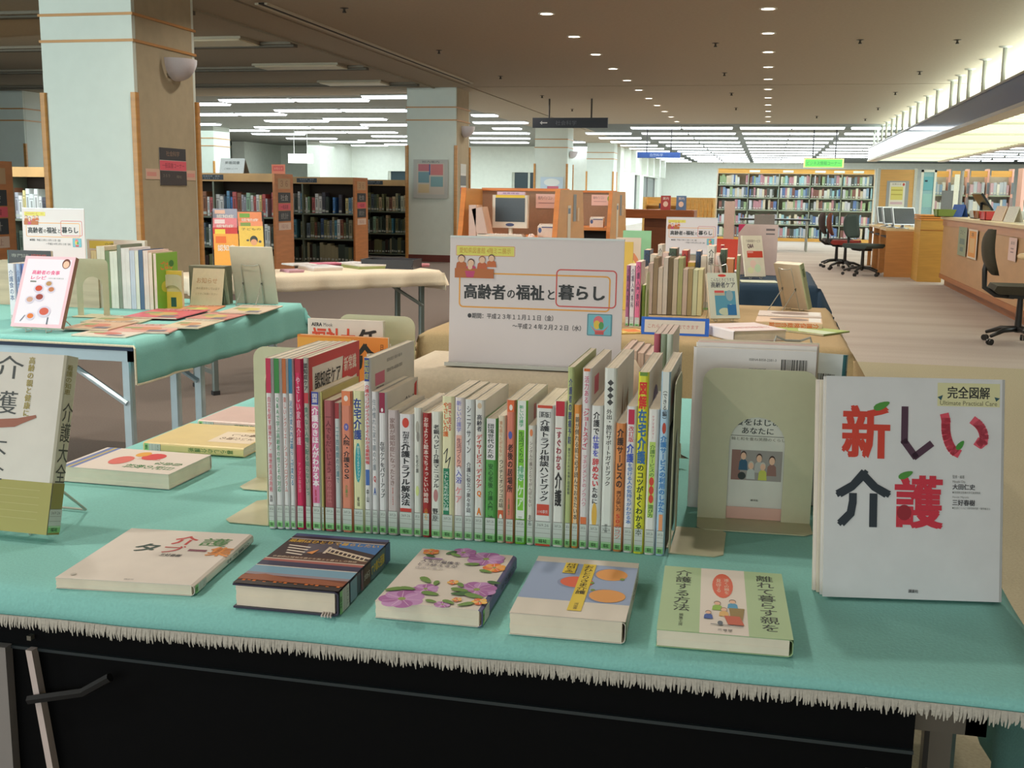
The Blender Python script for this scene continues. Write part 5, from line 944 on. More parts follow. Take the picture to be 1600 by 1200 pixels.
# on the navy table
m = MB(); m.box((-.62, 7.0, TZ), (-.3, 7.2, .84), wood((200, 180, 150))); tag(m.build('display_riser'), 'low riser block on the navy table under a title sign', 'riser')
sign('distant title sign on the navy table behind the ochre rows', -.455, 7.02, .84, .03, .0, .318, .225)
b_ = make_book('red covered book at the right edge of the distant title sign', .15, .2, .02, (190, 45, 55), None, False, [], call=False); b_.location = (-.262, 7.0, TZ + .001)
qa = [('t', '介護保険サービス', .2, .1, .9, .17, (110, 90, 80)), ('t', 'Q&A', .25, .2, .55, .32, (80, 40, 60), .04), ('r', .2, .38, .95, .54, (205, 70, 50)), ('r', .22, .37, .5, .43, (220, 150, 140)), ('e', .45, .7, .15, .1, (238, 205, 190)), ('e', .65, .8, .15, .1, (205, 225, 190)), ('e', .3, .85, .15, .08, (225, 225, 180))]
b_ = make_book('cream question and answer book with a red band on the navy table', .138, .262, .012, (226, 218, 196), None, False, [], None, qa, call=False); stand_face(b_, -.045, 6.98, TZ + .012, .155, .012, .34, .45, 'R')
wire_stand('wire stand behind the question and answer book', (-.055, 7.0, TZ), .45, .07, .15, .11, .3)
b_ = make_book('large beige pink magazine back cover with magenta corner on the navy table', .25, .325, .012, (216, 192, 184), None, False, [], None, [('p', [(0, 0), (.18, 0), (0, .18)], (205, 50, 100)), ('r', .7, .08, .92, .12, (120, 110, 110)), ('r', .7, .17, .92, .2, (130, 120, 120))], call=False, name='magazine', cat='magazine'); stand_face(b_, -.05, 7.35, TZ, .25, .012, .0, .0, 'R')
b_ = make_book('thin pale green booklet lying at the front of the navy table', .15, .21, .006, (214, 220, 196), None, False, None, [], None, call=False); lay(b_, (-.03, 6.74), TZ, .1, .15, .21, .006)
b_ = make_book('white book lying at the left of the navy table before the red chairs', .15, .2, .018, (232, 230, 228), (150, 150, 160), False, None, [], None, call=False); lay(b_, (-.27, 7.45), TZ, .1, .15, .2, .018)
m = MB(); m.box((-.45, 12.2, 0), (-.34, 12.26, 1.15), mat((206, 180, 168), .6, .03), .004); tag(m.build('sign_post'), 'tall narrow pinkish beige panel standing behind the red chairs', 'panel')
# ================================================================== BOOKSHELVES OF THE LEFT ZONE
SHW = wood((206, 160, 100), .8, 3, .5, (1, 6, 1)); SHE = wood((206, 134, 80), .85, 3, .5, (1, 1, 8)); BRD = mat((120, 128, 112), .5, .03); DKB = mat((52, 40, 30), .8)
BCOL = [(60, 110, 130), (170, 190, 180), (40, 60, 90), (120, 150, 130), (190, 190, 185), (60, 110, 170), (110, 70, 50), (150, 70, 70), (200, 205, 190), (90, 120, 90), (80, 120, 150), (180, 185, 100), (50, 50, 60), (140, 140, 150), (190, 160, 110)]
DARKC = [(60, 70, 60), (90, 90, 60), (120, 115, 90), (40, 50, 45), (150, 150, 135), (100, 60, 45), (70, 80, 90), (160, 140, 110)]
BCOL = [tuple(min(235, int(x * 1.25 + 18)) for x in c) for c in BCOL]; DARKC = [tuple(min(235, int(x * 1.3 + 12)) for x in c) for c in DARKC]
_bm = {}
CN = dict(zip(BCOL + DARKC, ('teal blue', 'pale green', 'navy', 'sage green', 'light grey', 'bright blue', 'brown', 'dull red', 'off white', 'green', 'steel blue', 'yellow green', 'black', 'grey', 'tan', 'dark green', 'dark olive', 'khaki grey', 'very dark green', 'pale grey', 'red brown', 'slate', 'beige')))
def spine_mesh(c):
    if c in _bm: return _bm[c]
    m = MB(); mt = mat(c, .5, .05, 30); dk = mat(tuple(int(x * .7) for x in c), .5, .03)
    m.prism([(-.5, 1), (-.5, .06), (-.38, 0), (.38, 0), (.5, .06), (.5, 1), (.42, 1), (.42, .1), (-.42, .1), (-.42, 1)], 'z', 0, 1, mt)
    m.box((-.42, .1, .01), (.42, .98, .985), mat(PAPER, .8, .05)); m.box((-.4, -.004, .78), (.4, .004, .82), dk); m.box((-.42, -.004, .06), (.42, .004, .17), mat((205, 208, 200), .6, .03)); m.box((-.2, -.004, .3), (.2, .004, .72), dk)
    me = m.data('book'); _bm[c] = me; return me
def fill(x0, x1, y, z, hmax, label, group, cols, seed, wav_=.042, gap=.06):
    rnd = random.Random(seed); x = x0; n = 0; cnt = {}
    while x < x1 - .02:
        w = wav_ * rnd.uniform(.6, 1.4); w = min(w, x1 - x)
        if rnd.random() > gap:
            c = rnd.choice(cols); cn = CN.get(c, 'plain'); cnt[cn] = cnt.get(cn, 0) + 1
            o = bpy.data.objects.new('book', spine_mesh(c)); COL.objects.link(o); o.location = (x + w / 2, y + rnd.uniform(0, .02), z + .001); o.scale = (w * .96, .17, hmax * rnd.uniform(.68, .97)); tag(o, '%s %s book from left, %s' % (ORD[cnt[cn] - 1], cn, label), 'book', group); n += 1
        x += w
    return n
def stuff_books(label, rows, cols, seed, wav_=.05, pale=0):
    cols = [tuple(int(x * (1 - pale) + 225 * pale) for x in c) for c in cols]
    m = MB(); rnd = random.Random(seed)
    for (x0, x1, y, z, hmax) in rows:
        x = x0
        while x < x1 - .02:
            w = min(wav_ * rnd.uniform(.6, 1.5), x1 - x); h = hmax * rnd.uniform(.68, .96); c = rnd.choice(cols)
            if rnd.random() > .05:
                m.box((x + .001, y + rnd.uniform(0, .03), z), (x + w - .001, y + .18, z + h), mat(c, .55, .03)); m.box((x + w * .2, y - .003, z + h * .1), (x + w * .8, y + .002, z + h * .22), mat((205, 208, 200), .6, .03))
            x += w
    o = m.build('shelved_books', None, kind='stuff'); tag(o, label, 'books'); return o
def shelf_unit(label, x0, x1, yf, dep, H, levels, endsign=True, plate=None, fasc=.11, group='low wooden bookshelf units of the left zone'):
    t = thing('bookshelf', label, 'bookshelf', (x1, yf, 0), group=group); L = x1 - x0
    for xx in (-.03, -L):
        m = MB(); m.box((xx, 0, 0), (xx + .03, dep, H), SHE); m.build('end_panel', t)
    m = MB(); m.box((-L + .03, 0, H - fasc), (-.03, .03, H - .012), SHW); m.build('fascia', t)
    m = MB(); m.box((-L + .03, .0, H - .012), (-.03, dep, H), SHW); m.build('top', t)
    m = MB(); m.box((-L + .03, .3, 0), (-.03, .32, H - .02), DKB); m.build('back_panel', t)
    for z in levels:
        m = MB(); m.box((-L + .03, .02, z - .025), (-.03, .3, z), BRD); m.build('shelf_board', t)
    n = max(1, round(L / .95))
    for k in range(1, n):
        m = MB(); m.box((-k * L / n - .012, .02, 0), (-k * L / n + .012, .3, H - fasc), BRD); m.build('upright', t)
    if plate:
        m = MB(); x = plate; m.box((x, -.004, H - .09), (x + .35, 0, H - .02), mat((40, 48, 60), .5)); art(m, Frame((x, -.0045, H - .02), (1, 0, 0), (0, 0, -1), .35, .07, .001), [('t', '社会科学　経済', .15, .15, .85, .45, (150, 155, 160)), ('t', '３３０　３６０', .2, .6, .8, .85, (150, 155, 160))]); m.build('name_plate', t)
    if endsign:
        for (z0, z1, c, tx, tc) in ((1.22, 1.36, (196, 160, 122), '３６', (150, 110, 80)), (1.03, 1.17, (52, 56, 62), '社会', (180, 180, 180)), (.93, 1.02, (226, 92, 112), '一般図書', (130, 30, 50)), (.78, .92, (52, 56, 62), '統計', (150, 150, 150)), (.66, .76, (222, 196, 180), '福祉', (190, 150, 140))):
            m = MB(); F = Frame((0.002, .1, z1), (0, 1, 0), (0, 0, -1), .4, z1 - z0, .001); art(m, F, [('r', 0, 0, 1, 1, c), ('t', tx, .2, .2, .8, .8, tc)]); lab(m.build('sign_plate', t), 'sign plate %s' % ('pink' if c[0] > 220 and c[1] < 100 else 'dark' if c[0] < 60 else 'pale'))
    return t
LV = (.05, .43, .84)
SH = [('nearest low bookshelf at the left image edge, only its brown end showing', -11, -6.62, 8.2, None), ('low bookshelf just left of the nearest column', -12, -6.6, 11.1, None), ('low bookshelf just right of the nearest column with a white notice on top', -12, -6.5, 14.0, -1.1), ('second low bookshelf right of the nearest column with dark name plate', -12, -6.5, 17.0, -1.0), ('farthest low bookshelf before the shaded column', -12, -6.5, 19.9, -.9)]
for i, (lb_, x0, x1, y, pl) in enumerate(SH): shelf_unit(lb_, x0, x1, y, .6, 1.42, LV, True, pl)
nb = 0
for si, (y, xa, xb, cols, lk) in enumerate(((11.1, -8.45, -7.75, BCOL, 'shelf left of nearest column'), (14.0, -7.75, -6.56, BCOL, 'first shelf right of nearest column'), (17.0, -7.65, -6.56, BCOL + DARKC, 'second shelf right of nearest column'), (19.9, -7.55, -6.56, DARKC, 'farthest low bookshelf'))):
    for li, z in ((0, .84), (1, .43)):
        nb += fill(xa, xb, y + .05, z, .36, '%s row, %s' % (('upper', 'middle')[li], lk), '%s row books of %s' % (('upper', 'middle')[li], lk), cols if li == 0 else DARKC + BCOL[:4], 10 * si + li, .05)
stuff_books('dark books of the bottom rows of the low shelves', [(-7.7, -6.56, 14.05, .05, .33), (-7.65, -6.56, 17.05, .05, .33), (-7.55, -6.56, 19.95, .05, .33)], DARKC[:4] + [(60, 40, 34)], 5)
t = thing('notice_card', 'folded white notice standing on the bookshelf top beside the nearest column', 'notice', (-7.14, 14.1, 1.421)); m = MB(); m.prism([(-.06, 0), (0, .2), (.003, .2), (-.055, 0)], 'x', -.19, .17, mat((222, 226, 226), .6)); m.prism([(.12, 0), (0, .2), (.003, .2), (.125, 0)], 'x', -.19, .17, mat((205, 210, 205), .6)); m.build('card', t)
m = MB(); art(m, Frame((-.19, -.001, .2), (1, 0, 0), V((0, -.06, -.2)), .36, .209, .002), [('t', '新着図書', .2, .2, .8, .4, (80, 90, 90)), ('t', 'ご自由にどうぞ', .2, .65, .75, .75, (120, 130, 130))]); m.build('print', t)
t = thing('notice_card', 'small red orange notice on top of the bookshelf end', 'notice', (-6.6, 14.35, 1.421)); m = MB(); m.box((-.1, 0, 0), (.1, .004, .13), mat((222, 130, 100), .6)); m.build('card', t); m = MB(); art(m, Frame((-.1, -.0005, .13), (1, 0, 0), (0, 0, -1), .2, .13, .001), [('r', .1, .15, .9, .7, (205, 80, 70)), ('t', 'お知らせ', .18, .3, .82, .55, (235, 170, 140))]); m.build('print', t)

# posters and sconces on the columns
def poster(label, F, items, nm='poster'):
    t = thing(nm, label, 'poster', tuple(F.o)); m = MB(); F2 = Frame((0, 0, 0), F.u, F.v, F.w, F.h, F.eps); n = F2.n
    q = [F2.p(0, 1, 0), F2.p(1, 1, 0), F2.p(1, 0, 0), F2.p(0, 0, 0)]; q2 = [p_ + n * (.0035 - F.eps) for p_ in q]; q0 = [p_ for p_ in q]
    m.add(q0 + q2, [(4, 5, 6, 7), (0, 1, 5, 4), (1, 2, 6, 5), (2, 3, 7, 6), (3, 0, 4, 7)], mat((215, 215, 210), .5)); m.build('backing', t)
    m = MB(); F3 = Frame(n * .003, F.u, F.v, F.w, F.h, .001); art(m, F3, items); m.build('print', t); return t
poster('dark and pink notice plates on the brown side of the nearest column', Frame((-5.264, 8.98, 1.56), (0, 1, 0), (0, 0, -1), .46, .33, .001), [('r', 0, 0, 1, .33, (52, 52, 58)), ('t', '社会科学', .25, .08, .75, .22, (150, 120, 100)), ('r', 0, .34, 1, .6, (226, 92, 112)), ('t', '一般図書コーナー', .08, .4, .92, .54, (150, 40, 60)), ('r', 0, .61, 1, 1, (60, 54, 56)), ('t', '３６９', .1, .7, .35, .78, (140, 130, 120)), ('t', '福祉', .6, .72, .8, .8, (140, 130, 120))])
poster('pale pink strip across the brown side of the nearest column', Frame((-5.266, 8.75, 1.37), (0, 1, 0), (0, 0, -1), .86, .09, .0006), [('r', 0, 0, 1, 1, (214, 180, 160)), ('r', .02, .3, .2, .7, (216, 150, 140)), ('r', .82, .3, .98, .7, (216, 150, 140))])
poster('laminated poster with blue and red blocks on the shaded middle column', Frame((-6.02, 18.585, 1.76), (1, 0, 0), (0, 0, -1), .62, .66, .001), [('r', 0, 0, 1, 1, (180, 182, 176)), ('r', .1, .1, .9, .9, (195, 188, 176)), ('r', .14, .12, .46, .3, (190, 110, 120)), ('r', .14, .32, .46, .6, (110, 150, 160)), ('r', .5, .12, .86, .4, (200, 120, 120)), ('r', .5, .44, .86, .7, (120, 160, 165)), ('r', .14, .64, .46, .86, (200, 180, 140)), ('t', '館内案内', .25, .03, .75, .09, (90, 90, 90)), ('r', .46, .12, .49, .4, (50, 80, 150))])
poster('column of small plates on the aisle side of the shaded middle column', Frame((-5.264, 18.9, 1.7), (0, 1, 0), (0, 0, -1), .36, .75, .001), [('r', 0, 0, 1, .22, (200, 205, 200)), ('r', 0, .27, 1, .5, (90, 92, 90)), ('r', 0, .54, 1, .7, (210, 110, 110)), ('r', 0, .74, 1, 1, (100, 100, 100))])
poster('pale poster on the third column under the dark hanging sign', Frame((-5.98, 29.48, 1.65), (1, 0, 0), (0, 0, -1), .62, .4, .002), [('r', 0, 0, 1, 1, (190, 210, 225)), ('e', .5, .35, .35, .25, (225, 232, 230)), ('r', .3, .6, .8, .85, (205, 110, 130))])
for i, (y, nmx) in enumerate(((9.28, 'on the brown side of the nearest column'), (19.05, 'on the shaded middle column'), (29.9, 'on the third column under the dark sign'))):
    t = thing('wall_sconce', 'half bowl wall lamp, unlit, ' + nmx, 'wall lamp', (-5.262, y, 2.34), group='half bowl sconces on the columns')
    m = MB(); prof = [(.19 * math.cos(a * PI / 16), -.19 * math.sin(a * PI / 16)) for a in range(0, 9)]; m.lathe(prof, (.02, 0, 0), mat((205, 200, 205), .35, .02), 24, -PI / 2, PI / 2); m.lathe([(r_ * .95, z_ * .95) for r_, z_ in prof], (.02, 0, 0), mat((205, 200, 205), .35, .02), 24, -PI / 2, PI / 2); m.build('bowl', t, True)
    m = MB(); m.box((0, -.1, -.15), (.02, .1, -.01), mat((190, 180, 160), .5)); m.build('wall_plate', t)

# ================================================================== COMPUTER CARRELS
CW = wood((212, 128, 58), .82, 3, .45, (1, 1, 6)); CWS = wood((208, 154, 92), .9, 2, .5, (1, 1, 6)); CWB = mat((150, 122, 100), .8, .05)
def carrel(label, x0, x1, y0, extra):
    t = thing('computer_carrel', label, 'carrel', (x0, y0, 0), group='wooden computer carrels by the aisle'); w = x1 - x0
    for xx in (0, w - .035):
        m = MB(); m.prism([(.0, 0), (0, .78), (.14, 1.24), (1.36, 1.24), (1.5, .78), (1.5, 0)], 'x', xx, xx + .035, CWS); m.build('side_panel', t)
        m = MB(); m.prism([(-.012, .0), (-.012, .78), (.13, 1.245), (.155, 1.245), (.012, .78), (.012, 0)], 'x', xx - .004, xx + .039, CW); m.build('front_edge', t)
    m = MB(); m.box((.035, .73, 0), (w - .035, .77, 1.24), CWB); m.build('middle_panel', t)
    m = MB(); m.box((.03, .72, 1.225), (w - .03, .78, 1.25), CW); m.build('top_rail', t)
    m = MB(); m.box((.035, .02, .79), (w - .035, .73, .825), CW); m.build('desk_top', t)
    m = MB(); m.box((.035, .05, .6), (w - .035, .73, .62), CW); m.build('lower_shelf', t)
    m = MB(); m.box((.035, .66, 0), (w - .035, .72, .79), DKB); m.build('rear_board', t)
    F = Frame((w + .001, .45, 1.2), (0, 1, 0), (0, 0, -1), .9, .5, .001); m = MB(); art(m, F, [('r', .1, .2, .28, 1, (214, 204, 186)), ('r', .12, .25, .26, .35, (110, 130, 150)), ('r', .42, .0, .6, .5, (130, 136, 140)), ('r', .66, .25, .8, .5, (214, 180, 140))]); m.build('notice_strips', t)
    F = Frame((w * .62, .728, 1.2), (1, 0, 0), (0, 0, -1), .26, .13, .001); m = MB(); art(m, F, [('r', 0, 0, 1, 1, (222, 186, 178)), ('t', '館内パソコン', .08, .15, .6, .4, (110, 90, 90)), ('e', .85, .35, .1, .3, (110, 160, 60)), ('r', .1, .6, .7, .65, (170, 130, 130))]); m.build('notice', t)
    return t
carrel('nearest wooden computer carrel holding the monitor', -2.64, -1.76, 9.4, 0)
carrel('second wooden computer carrel behind the first', -2.64, -1.76, 12.75, 1)
t = thing('monitor', 'beige flat monitor with dark screen on the nearest carrel desk', 'monitor', (-2.235, 9.7, .826)); BG = mat((216, 206, 190), .45, .02)
m = MB(); m.box((-.165, -.02, .07), (.165, .03, .36), BG, .01); m.build('housing', t)
m = MB(); m.box((-.135, -.024, .125), (.135, -.019, .335), mat((58, 66, 72), .15, .02)); m.build('screen', t)
m = MB(); m.lathe([(0, 0), (.1, 0), (.1, .008), (.02, .015), (.02, .08), (0, .08)], (0, .01, 0), BG, 20); m.build('stand', t, True)
m = MB(); F = Frame((-.165, -.0205, .36), (1, 0, 0), (0, 0, -1), .33, .29, .0008); art(m, F, [('e', .5, .9, .12, .05, (60, 70, 110)), ('r', .1, 0, .9, .08, (236, 200, 60))]); m.build('badge', t)
m = MB(); m.box((-.12, -.02, .362), (.13, .02, .39), mat((222, 190, 205), .5)); art(m, Frame((-.12, -.0205, .39), (1, 0, 0), (0, 0, -1), .25, .028, .0008), [('t', '蔵書検索', .2, .25, .8, .75, (120, 90, 160))]); m.build('label_strip', t)
t = thing('keyboard', 'cream keyboard in front of the monitor', 'keyboard', (-2.27, 9.5, .826)); m = MB(); m.box((-.21, -.06, 0), (.21, .07, .018), BG, .008); m.build('body', t)
m = MB()
for r in range(5):
    for k in range(16): m.box((-.195 + k * .0245, -.05 + r * .022, .018), (-.175 + k * .0245, -.032 + r * .022, .024), mat((228, 216, 208), .5))
m.build('keys', t, kind='stuff')
t = thing('computer_mouse', 'small cream mouse right of the keyboard', 'mouse', (-1.995, 9.48, .826)); m = MB(); m.lathe([(.032, 0), (.032, .012), (.022, .026), (0, .032)], (0, 0, 0), mat((226, 205, 195), .4), 14); o = m.build('body', t, True); m = MB(); m.box((-.001, -.03, .01), (.001, 0, .031), DKB); m.build('button_gap', t)
for i, (x0, x1, y, h, lk) in enumerate(((-1.96, -1.81, 9.62, .115, 'low white box of slips right of the monitor'), (-2.02, -1.86, 12.95, .12, 'low white box of slips in the second carrel'))):
    t = thing('slip_box', lk, 'box', ((x0 + x1) / 2, y, .826)); w = x1 - x0; m = MB(); wm = mat((218, 200, 186), .6, .03)
    m.prism([(-.05, 0), (.05, 0), (.05, h), (-.05, h * .8)], 'x', -w / 2, -w / 2 + .004, wm); m.prism([(-.05, 0), (.05, 0), (.05, h), (-.05, h * .8)], 'x', w / 2 - .004, w / 2, wm); m.box((-w / 2, -.054, 0), (w / 2, -.05, h * .8), wm); m.box((-w / 2, .05, 0), (w / 2, .054, h), wm); m.box((-w / 2, -.05, 0), (w / 2, .05, .004), wm); m.build('box', t)
    m = MB(); m.box((-w / 2 + .006, -.045, .005), (w / 2 - .006, .045, h * .9), mat((230, 222, 214), .7)); m.build('slips', t)
    m = MB(); art(m, Frame((-w / 2, -.0545, h * .8), (1, 0, 0), (0, 0, -1), w, h * .8, .0008), [('e', .15, .35, .1, .25, (70, 90, 140)), ('r', .25, .02, .95, .12, (70, 80, 130))]); m.build('print', t)
for i, (x, a, h, w_, lk) in enumerate(((-2.52, 0, .27, .07, 'upright pinkish file at the left of the nearest carrel'), (-2.43, -.22, .24, .1, 'leaning tan board beside the file in the nearest carrel'))):
    b_ = make_book(lk, .2, h, w_, (216, 176, 150), (206, 172, 156), False, [], call=False, name='file_folder', cat='file'); b_.location = (x, 9.45, .8262 + abs(math.sin(a)) * w_ / 2); b_.rotation_euler = (0, a, 0)

# ================================================================== MIDDLE DISTANCE FURNITURE
t = thing('service_counter', 'brown stand up counter behind the second carrel', 'counter', (-1.95, 15.8, 0)); BW = wood((150, 82, 36), .8, 3)
m = MB(); m.box((-.15, 0, .88), (.95, .7, 1.0), BW, .02); m.build('counter_top', t); m = MB(); m.box((.25, .08, 0), (.72, .65, .88), wood((112, 62, 30), .8, 3)); m.build('pedestal', t); m = MB(); m.box((.72, .1, .1), (.74, .6, .8), BW); m.build('side_board', t)
for i, (x, h, c_, lk) in enumerate(((-1.42, .2, (170, 60, 60), 'red framed card on the brown counter'), (-1.2, .2, (90, 120, 160), 'blue poster card on the brown counter'))):
    t = thing('notice_card', lk, 'notice', (x, 16.0, 1.001)); m = MB(); m.prism([(0, 0), (.03, h), (.034, h), (.01, 0)], 'x', -.07, .07, mat(c_, .5)); m.prism([(.09, 0), (.034, h), (.03, h), (.085, 0)], 'x', -.07, .07, mat((200, 190, 180), .5)); m.build('card', t)
    m = MB(); art(m, Frame((-.07, .029, h), (1, 0, 0), V((0, -.03, -h)), .14, h, .001), [('e', .5, .6, .25, .2, (230, 200, 180)), ('t', '案内', .2, .1, .8, .3, (235, 225, 215))]); m.build('print', t)
t = thing('study_booth', 'pale wood study booth with screens in front of the white wall', 'booth', (-2.4, 22.0, 0)); PW = wood((222, 184, 110), .85, 3)
m = MB(); m.box((0, .6, 0), (1.4, .64, 1.17), PW); m.build('back_screen', t)
for x in (0, .72, 1.36): m = MB(); m.box((x, 0, 0), (x + .04, .6, 1.17), PW); m.build('side_screen', t)
m = MB(); m.box((.04, .05, .68), (1.36, .6, .71), PW); m.build('desk_top', t); m = MB(); m.box((.04, .3, 1.0), (.72, .6, 1.03), PW); m.build('shelf', t)
for k in range(7): m = MB(); m.box((.78 + k * .083, -.02, .3), (.84 + k * .083, .0, 1.16), wood((206, 160, 86), .8, 3)); m.build('slat', t)
m = MB(); m.box((.3, .2, .95), (.5, .24, 1.05), mat((50, 70, 110), .6), .02); m.build('blue_pad', t)
# red armchairs
def armchair(label, x, y, rz):
    t = thing('armchair', label, 'armchair', (x, y, 0), rz, 'red lounge chairs by the navy table'); rm = mat((190, 66, 48), .8, .05, 80, bump=.2)
    m = MB(); m.box((-.25, -.25, .28), (.25, .25, .42), rm, .05); m.build('seat', t); m = MB(); m.prism([(.2, .36), (.3, .4), (.34, .78), (.26, .8), (.2, .5)], 'x', -.25, .25, rm); m.build('backrest', t)
    for x_ in (-.2, .17):
        for y_ in (-.2, .2): m = MB(); m.tube([(x_ + .015, y_, 0), (x_ + .015, y_, .28)], .014, mat((150, 150, 145), .3, .02, 20, .8), 8); m.build('leg', t)
    return t
armchair('red lounge chair, the farther one, right of the ochre book rows', -.52, 10.6, -.4); armchair('red lounge chair, the nearer one, partly behind the end books', -.5, 9.6, -.4)
# tables in front of the far shelf
for i, (x0, x1, y, lk) in enumerate(((-.6, .95, 26.0, 'dark topped reading table in front of the far bookshelf'),)):
    t = thing('reading_table', lk, 'table', ((x0 + x1) / 2, y, 0)); w = x1 - x0; m = MB(); m.box((-w / 2, -.35, .68), (w / 2, .35, .72), mat((44, 46, 44), .4), .03); m.build('table_top', t)
    for sx in (-1, 1):
        for sy in (-1, 1): m = MB(); m.tube([(sx * (w / 2 - .06), sy * .3, 0), (sx * (w / 2 - .06), sy * .3, .68)], .02, mat((170, 175, 170), .3, .02, 20, .7), 8); m.build('leg', t)
t = thing('reading_chair', 'grey backed chair tucked at the dark reading table', 'chair', (-.05, 25.3, 0)); gm = mat((128, 124, 122), .6)
m = MB(); m.box((-.22, -.2, .42), (.22, .22, .46), gm, .04); m.build('seat', t); m = MB(); m.box((-.22, -.24, .55), (.22, -.2, .82), gm, .01); m.build('backrest', t)
for sx in (-.19, .19):
    m = MB(); m.tube([(sx, -.22, 0), (sx, -.22, .8)], .012, gm, 6); m.build('leg', t); m = MB(); m.tube([(sx, .2, 0), (sx, .2, .42)], .012, gm, 6); m.build('leg', t)

# ================================================================== FAR BOOKSHELF
FAR = [(.09), .466, .855, 1.19, 1.53]
FW = wood((222, 168, 84), .85, 3); MET = mat((150, 160, 140), .4, .02)
t = thing('bookshelf', 'long tall bookshelf filling the far end of the aisle', 'bookshelf', (-1.38, 31.7, 0)); L = 4.15
m = MB(); m.box((0, 0, 1.84), (L, .03, 1.96), FW); m.build('fascia', t); m = MB(); m.box((0, 0, 0), (L, .4, .09), FW); m.build('plinth', t); m = MB(); m.box((0, .36, .09), (L, .38, 1.84), mat((200, 196, 176), .7)); m.build('back_panel', t)
m = MB(); m.box((0, 0, 1.95), (L, .4, 1.97), FW); m.build('top', t)
for x in (-.03, L): m = MB(); m.box((x, 0, 0), (x + .03, .4, 1.97), mat((196, 180, 160), .6)); m.build('end_panel', t)
for z in FAR: m = MB(); m.box((0, .01, z - .03), (L, .36, z), MET); m.build('shelf_board', t)
for k in range(1, 5): m = MB(); m.box((k * L / 5 - .012, .01, .09), (k * L / 5 + .012, .36, 1.84), MET); m.build('upright', t)
for x in (.85, 1.75, 2.6, 3.1, 3.6): m = MB(); m.box((x, -.006, 1.87), (x + .28, 0, 1.93), mat((222, 232, 226), .5)); m.build('name_plate', t)
stuff_books('hundreds of coloured book spines filling the far bookshelf', [(-1.34 + k * .83, -1.34 + k * .83 + .78, 31.74, z, .3 if z > .1 else .34) for z in FAR for k in range(5)], [(200, 205, 205), (120, 150, 180), (180, 120, 130), (90, 110, 120), (205, 190, 160), (110, 60, 50), (50, 55, 50), (140, 190, 200), (215, 215, 190), (130, 160, 110), (70, 100, 160), (190, 190, 200)], 21, .06, .18)
# shelves on the right beyond the counter
PK = mat((226, 176, 164), .7, .03)
for i, (xa, xb, y) in enumerate(((3.36, 3.62, 24.6), (3.66, 3.95, 24.4), (3.99, 4.3, 24.2), (4.34, 4.72, 24.0))):
    t = thing('bookshelf', '%s of the four pink ended bookshelves seen over the counter' % ('leftmost', 'second', 'third', 'rightmost')[i], 'bookshelf', (xa, y, 0), group='pink ended bookshelves beyond the counter'); w = xb - xa
    m = MB(); m.box((0, 0, 1.66), (w, .03, 1.78), FW); m.build('fascia', t); m = MB(); m.box((0, .3, 0), (w, .32, 1.7), mat((190, 186, 170), .7)); m.build('back_panel', t)
    m = MB(); m.box((w, -.02, 0), (w + .036, .35, 1.82), PK); m.build('end_panel', t); m = MB(); art(m, Frame((w, -.022, 1.55), (1, 0, 0), (0, 0, -1), .05, .5, .002), [('r', 0, 0, 1, .45, (120, 130, 140)), ('r', 0, .6, 1, 1, (150, 140, 145))]); m.build('sign_plate', t)
    for z in (.6, .95, 1.3): m = MB(); m.box((0, 0, z - .03), (w, .3, z), MET); m.build('shelf_board', t)
stuff_books('pale book spines on the pink ended shelves over the counter', [(xa, xb, y + .03, z, .28) for (xa, xb, y) in ((3.37, 3.6, 24.6), (3.67, 3.94, 24.4), (4.0, 4.29, 24.2), (4.35, 4.7, 24.0)) for z in (.6, .95, 1.3)], [(205, 215, 220), (130, 160, 190), (180, 190, 200), (190, 160, 170), (215, 215, 205)], 8, .05)
t = thing('journal_shelf', 'open journal shelf with rows of white binders at the right image edge', 'bookshelf', (4.85, 23.4, 0)); w = 2.4
m = MB(); m.box((0, 0, 1.66), (w, .04, 1.8), FW); m.build('fascia', t); m = MB(); m.box((-.06, -.02, 0), (0, .4, 1.82), PK); m.build('end_panel', t); m = MB(); m.box((0, .36, 0), (w, .38, 1.8), mat((190, 190, 175), .7)); m.build('back_panel', t)
for k in range(5):
    z = .5 + k * .24; m = MB(); m.prism([(.0, z), (.02, z), (.2, z + .19), (.18, z + .19)], 'x', 0, w, mat((210, 218, 214), .5)); m.build('journal_tray', t); m = MB(); m.box((0, -.02, z - .02), (w, .3, z), MET); m.build('shelf_board', t)
m = MB(); m.box((.35, -.006, 1.7), (.7, 0, 1.77), mat((222, 232, 226), .5)); m.build('name_plate', t)

# ================================================================== SERVICE COUNTER AND DESKS ON THE RIGHT
KW = wood((196, 152, 106), .9, 2, .5, (1, 1, 4)); YW = wood((206, 160, 78), .88, 3); TOPM = wood((224, 196, 150), .9, 2)
t = thing('service_counter', 'long wooden service counter along the right side of the aisle', 'counter', (2.45, 10.5, 0))
m = MB(); m.box((.0, 0, .1), (.6, 6.25, .93), KW); m.build('front', t); m = MB(); m.box((.06, 0, 0), (.6, 6.2, .1), wood((160, 96, 50), .85, 3)); m.build('plinth', t); m = MB(); m.box((-.04, -.02, .93), (.66, 6.3, .965), TOPM); m.build('counter_top', t)
m = MB(); m.box((-.012, 0, .84), (0, 6.25, .93), wood((196, 140, 104), .9, 2)); m.build('edge_band', t); m = MB(); m.box((-.01, 0, .1), (0, 6.25, .16), wood((176, 108, 56), .85, 3)); m.build('kick_band', t)
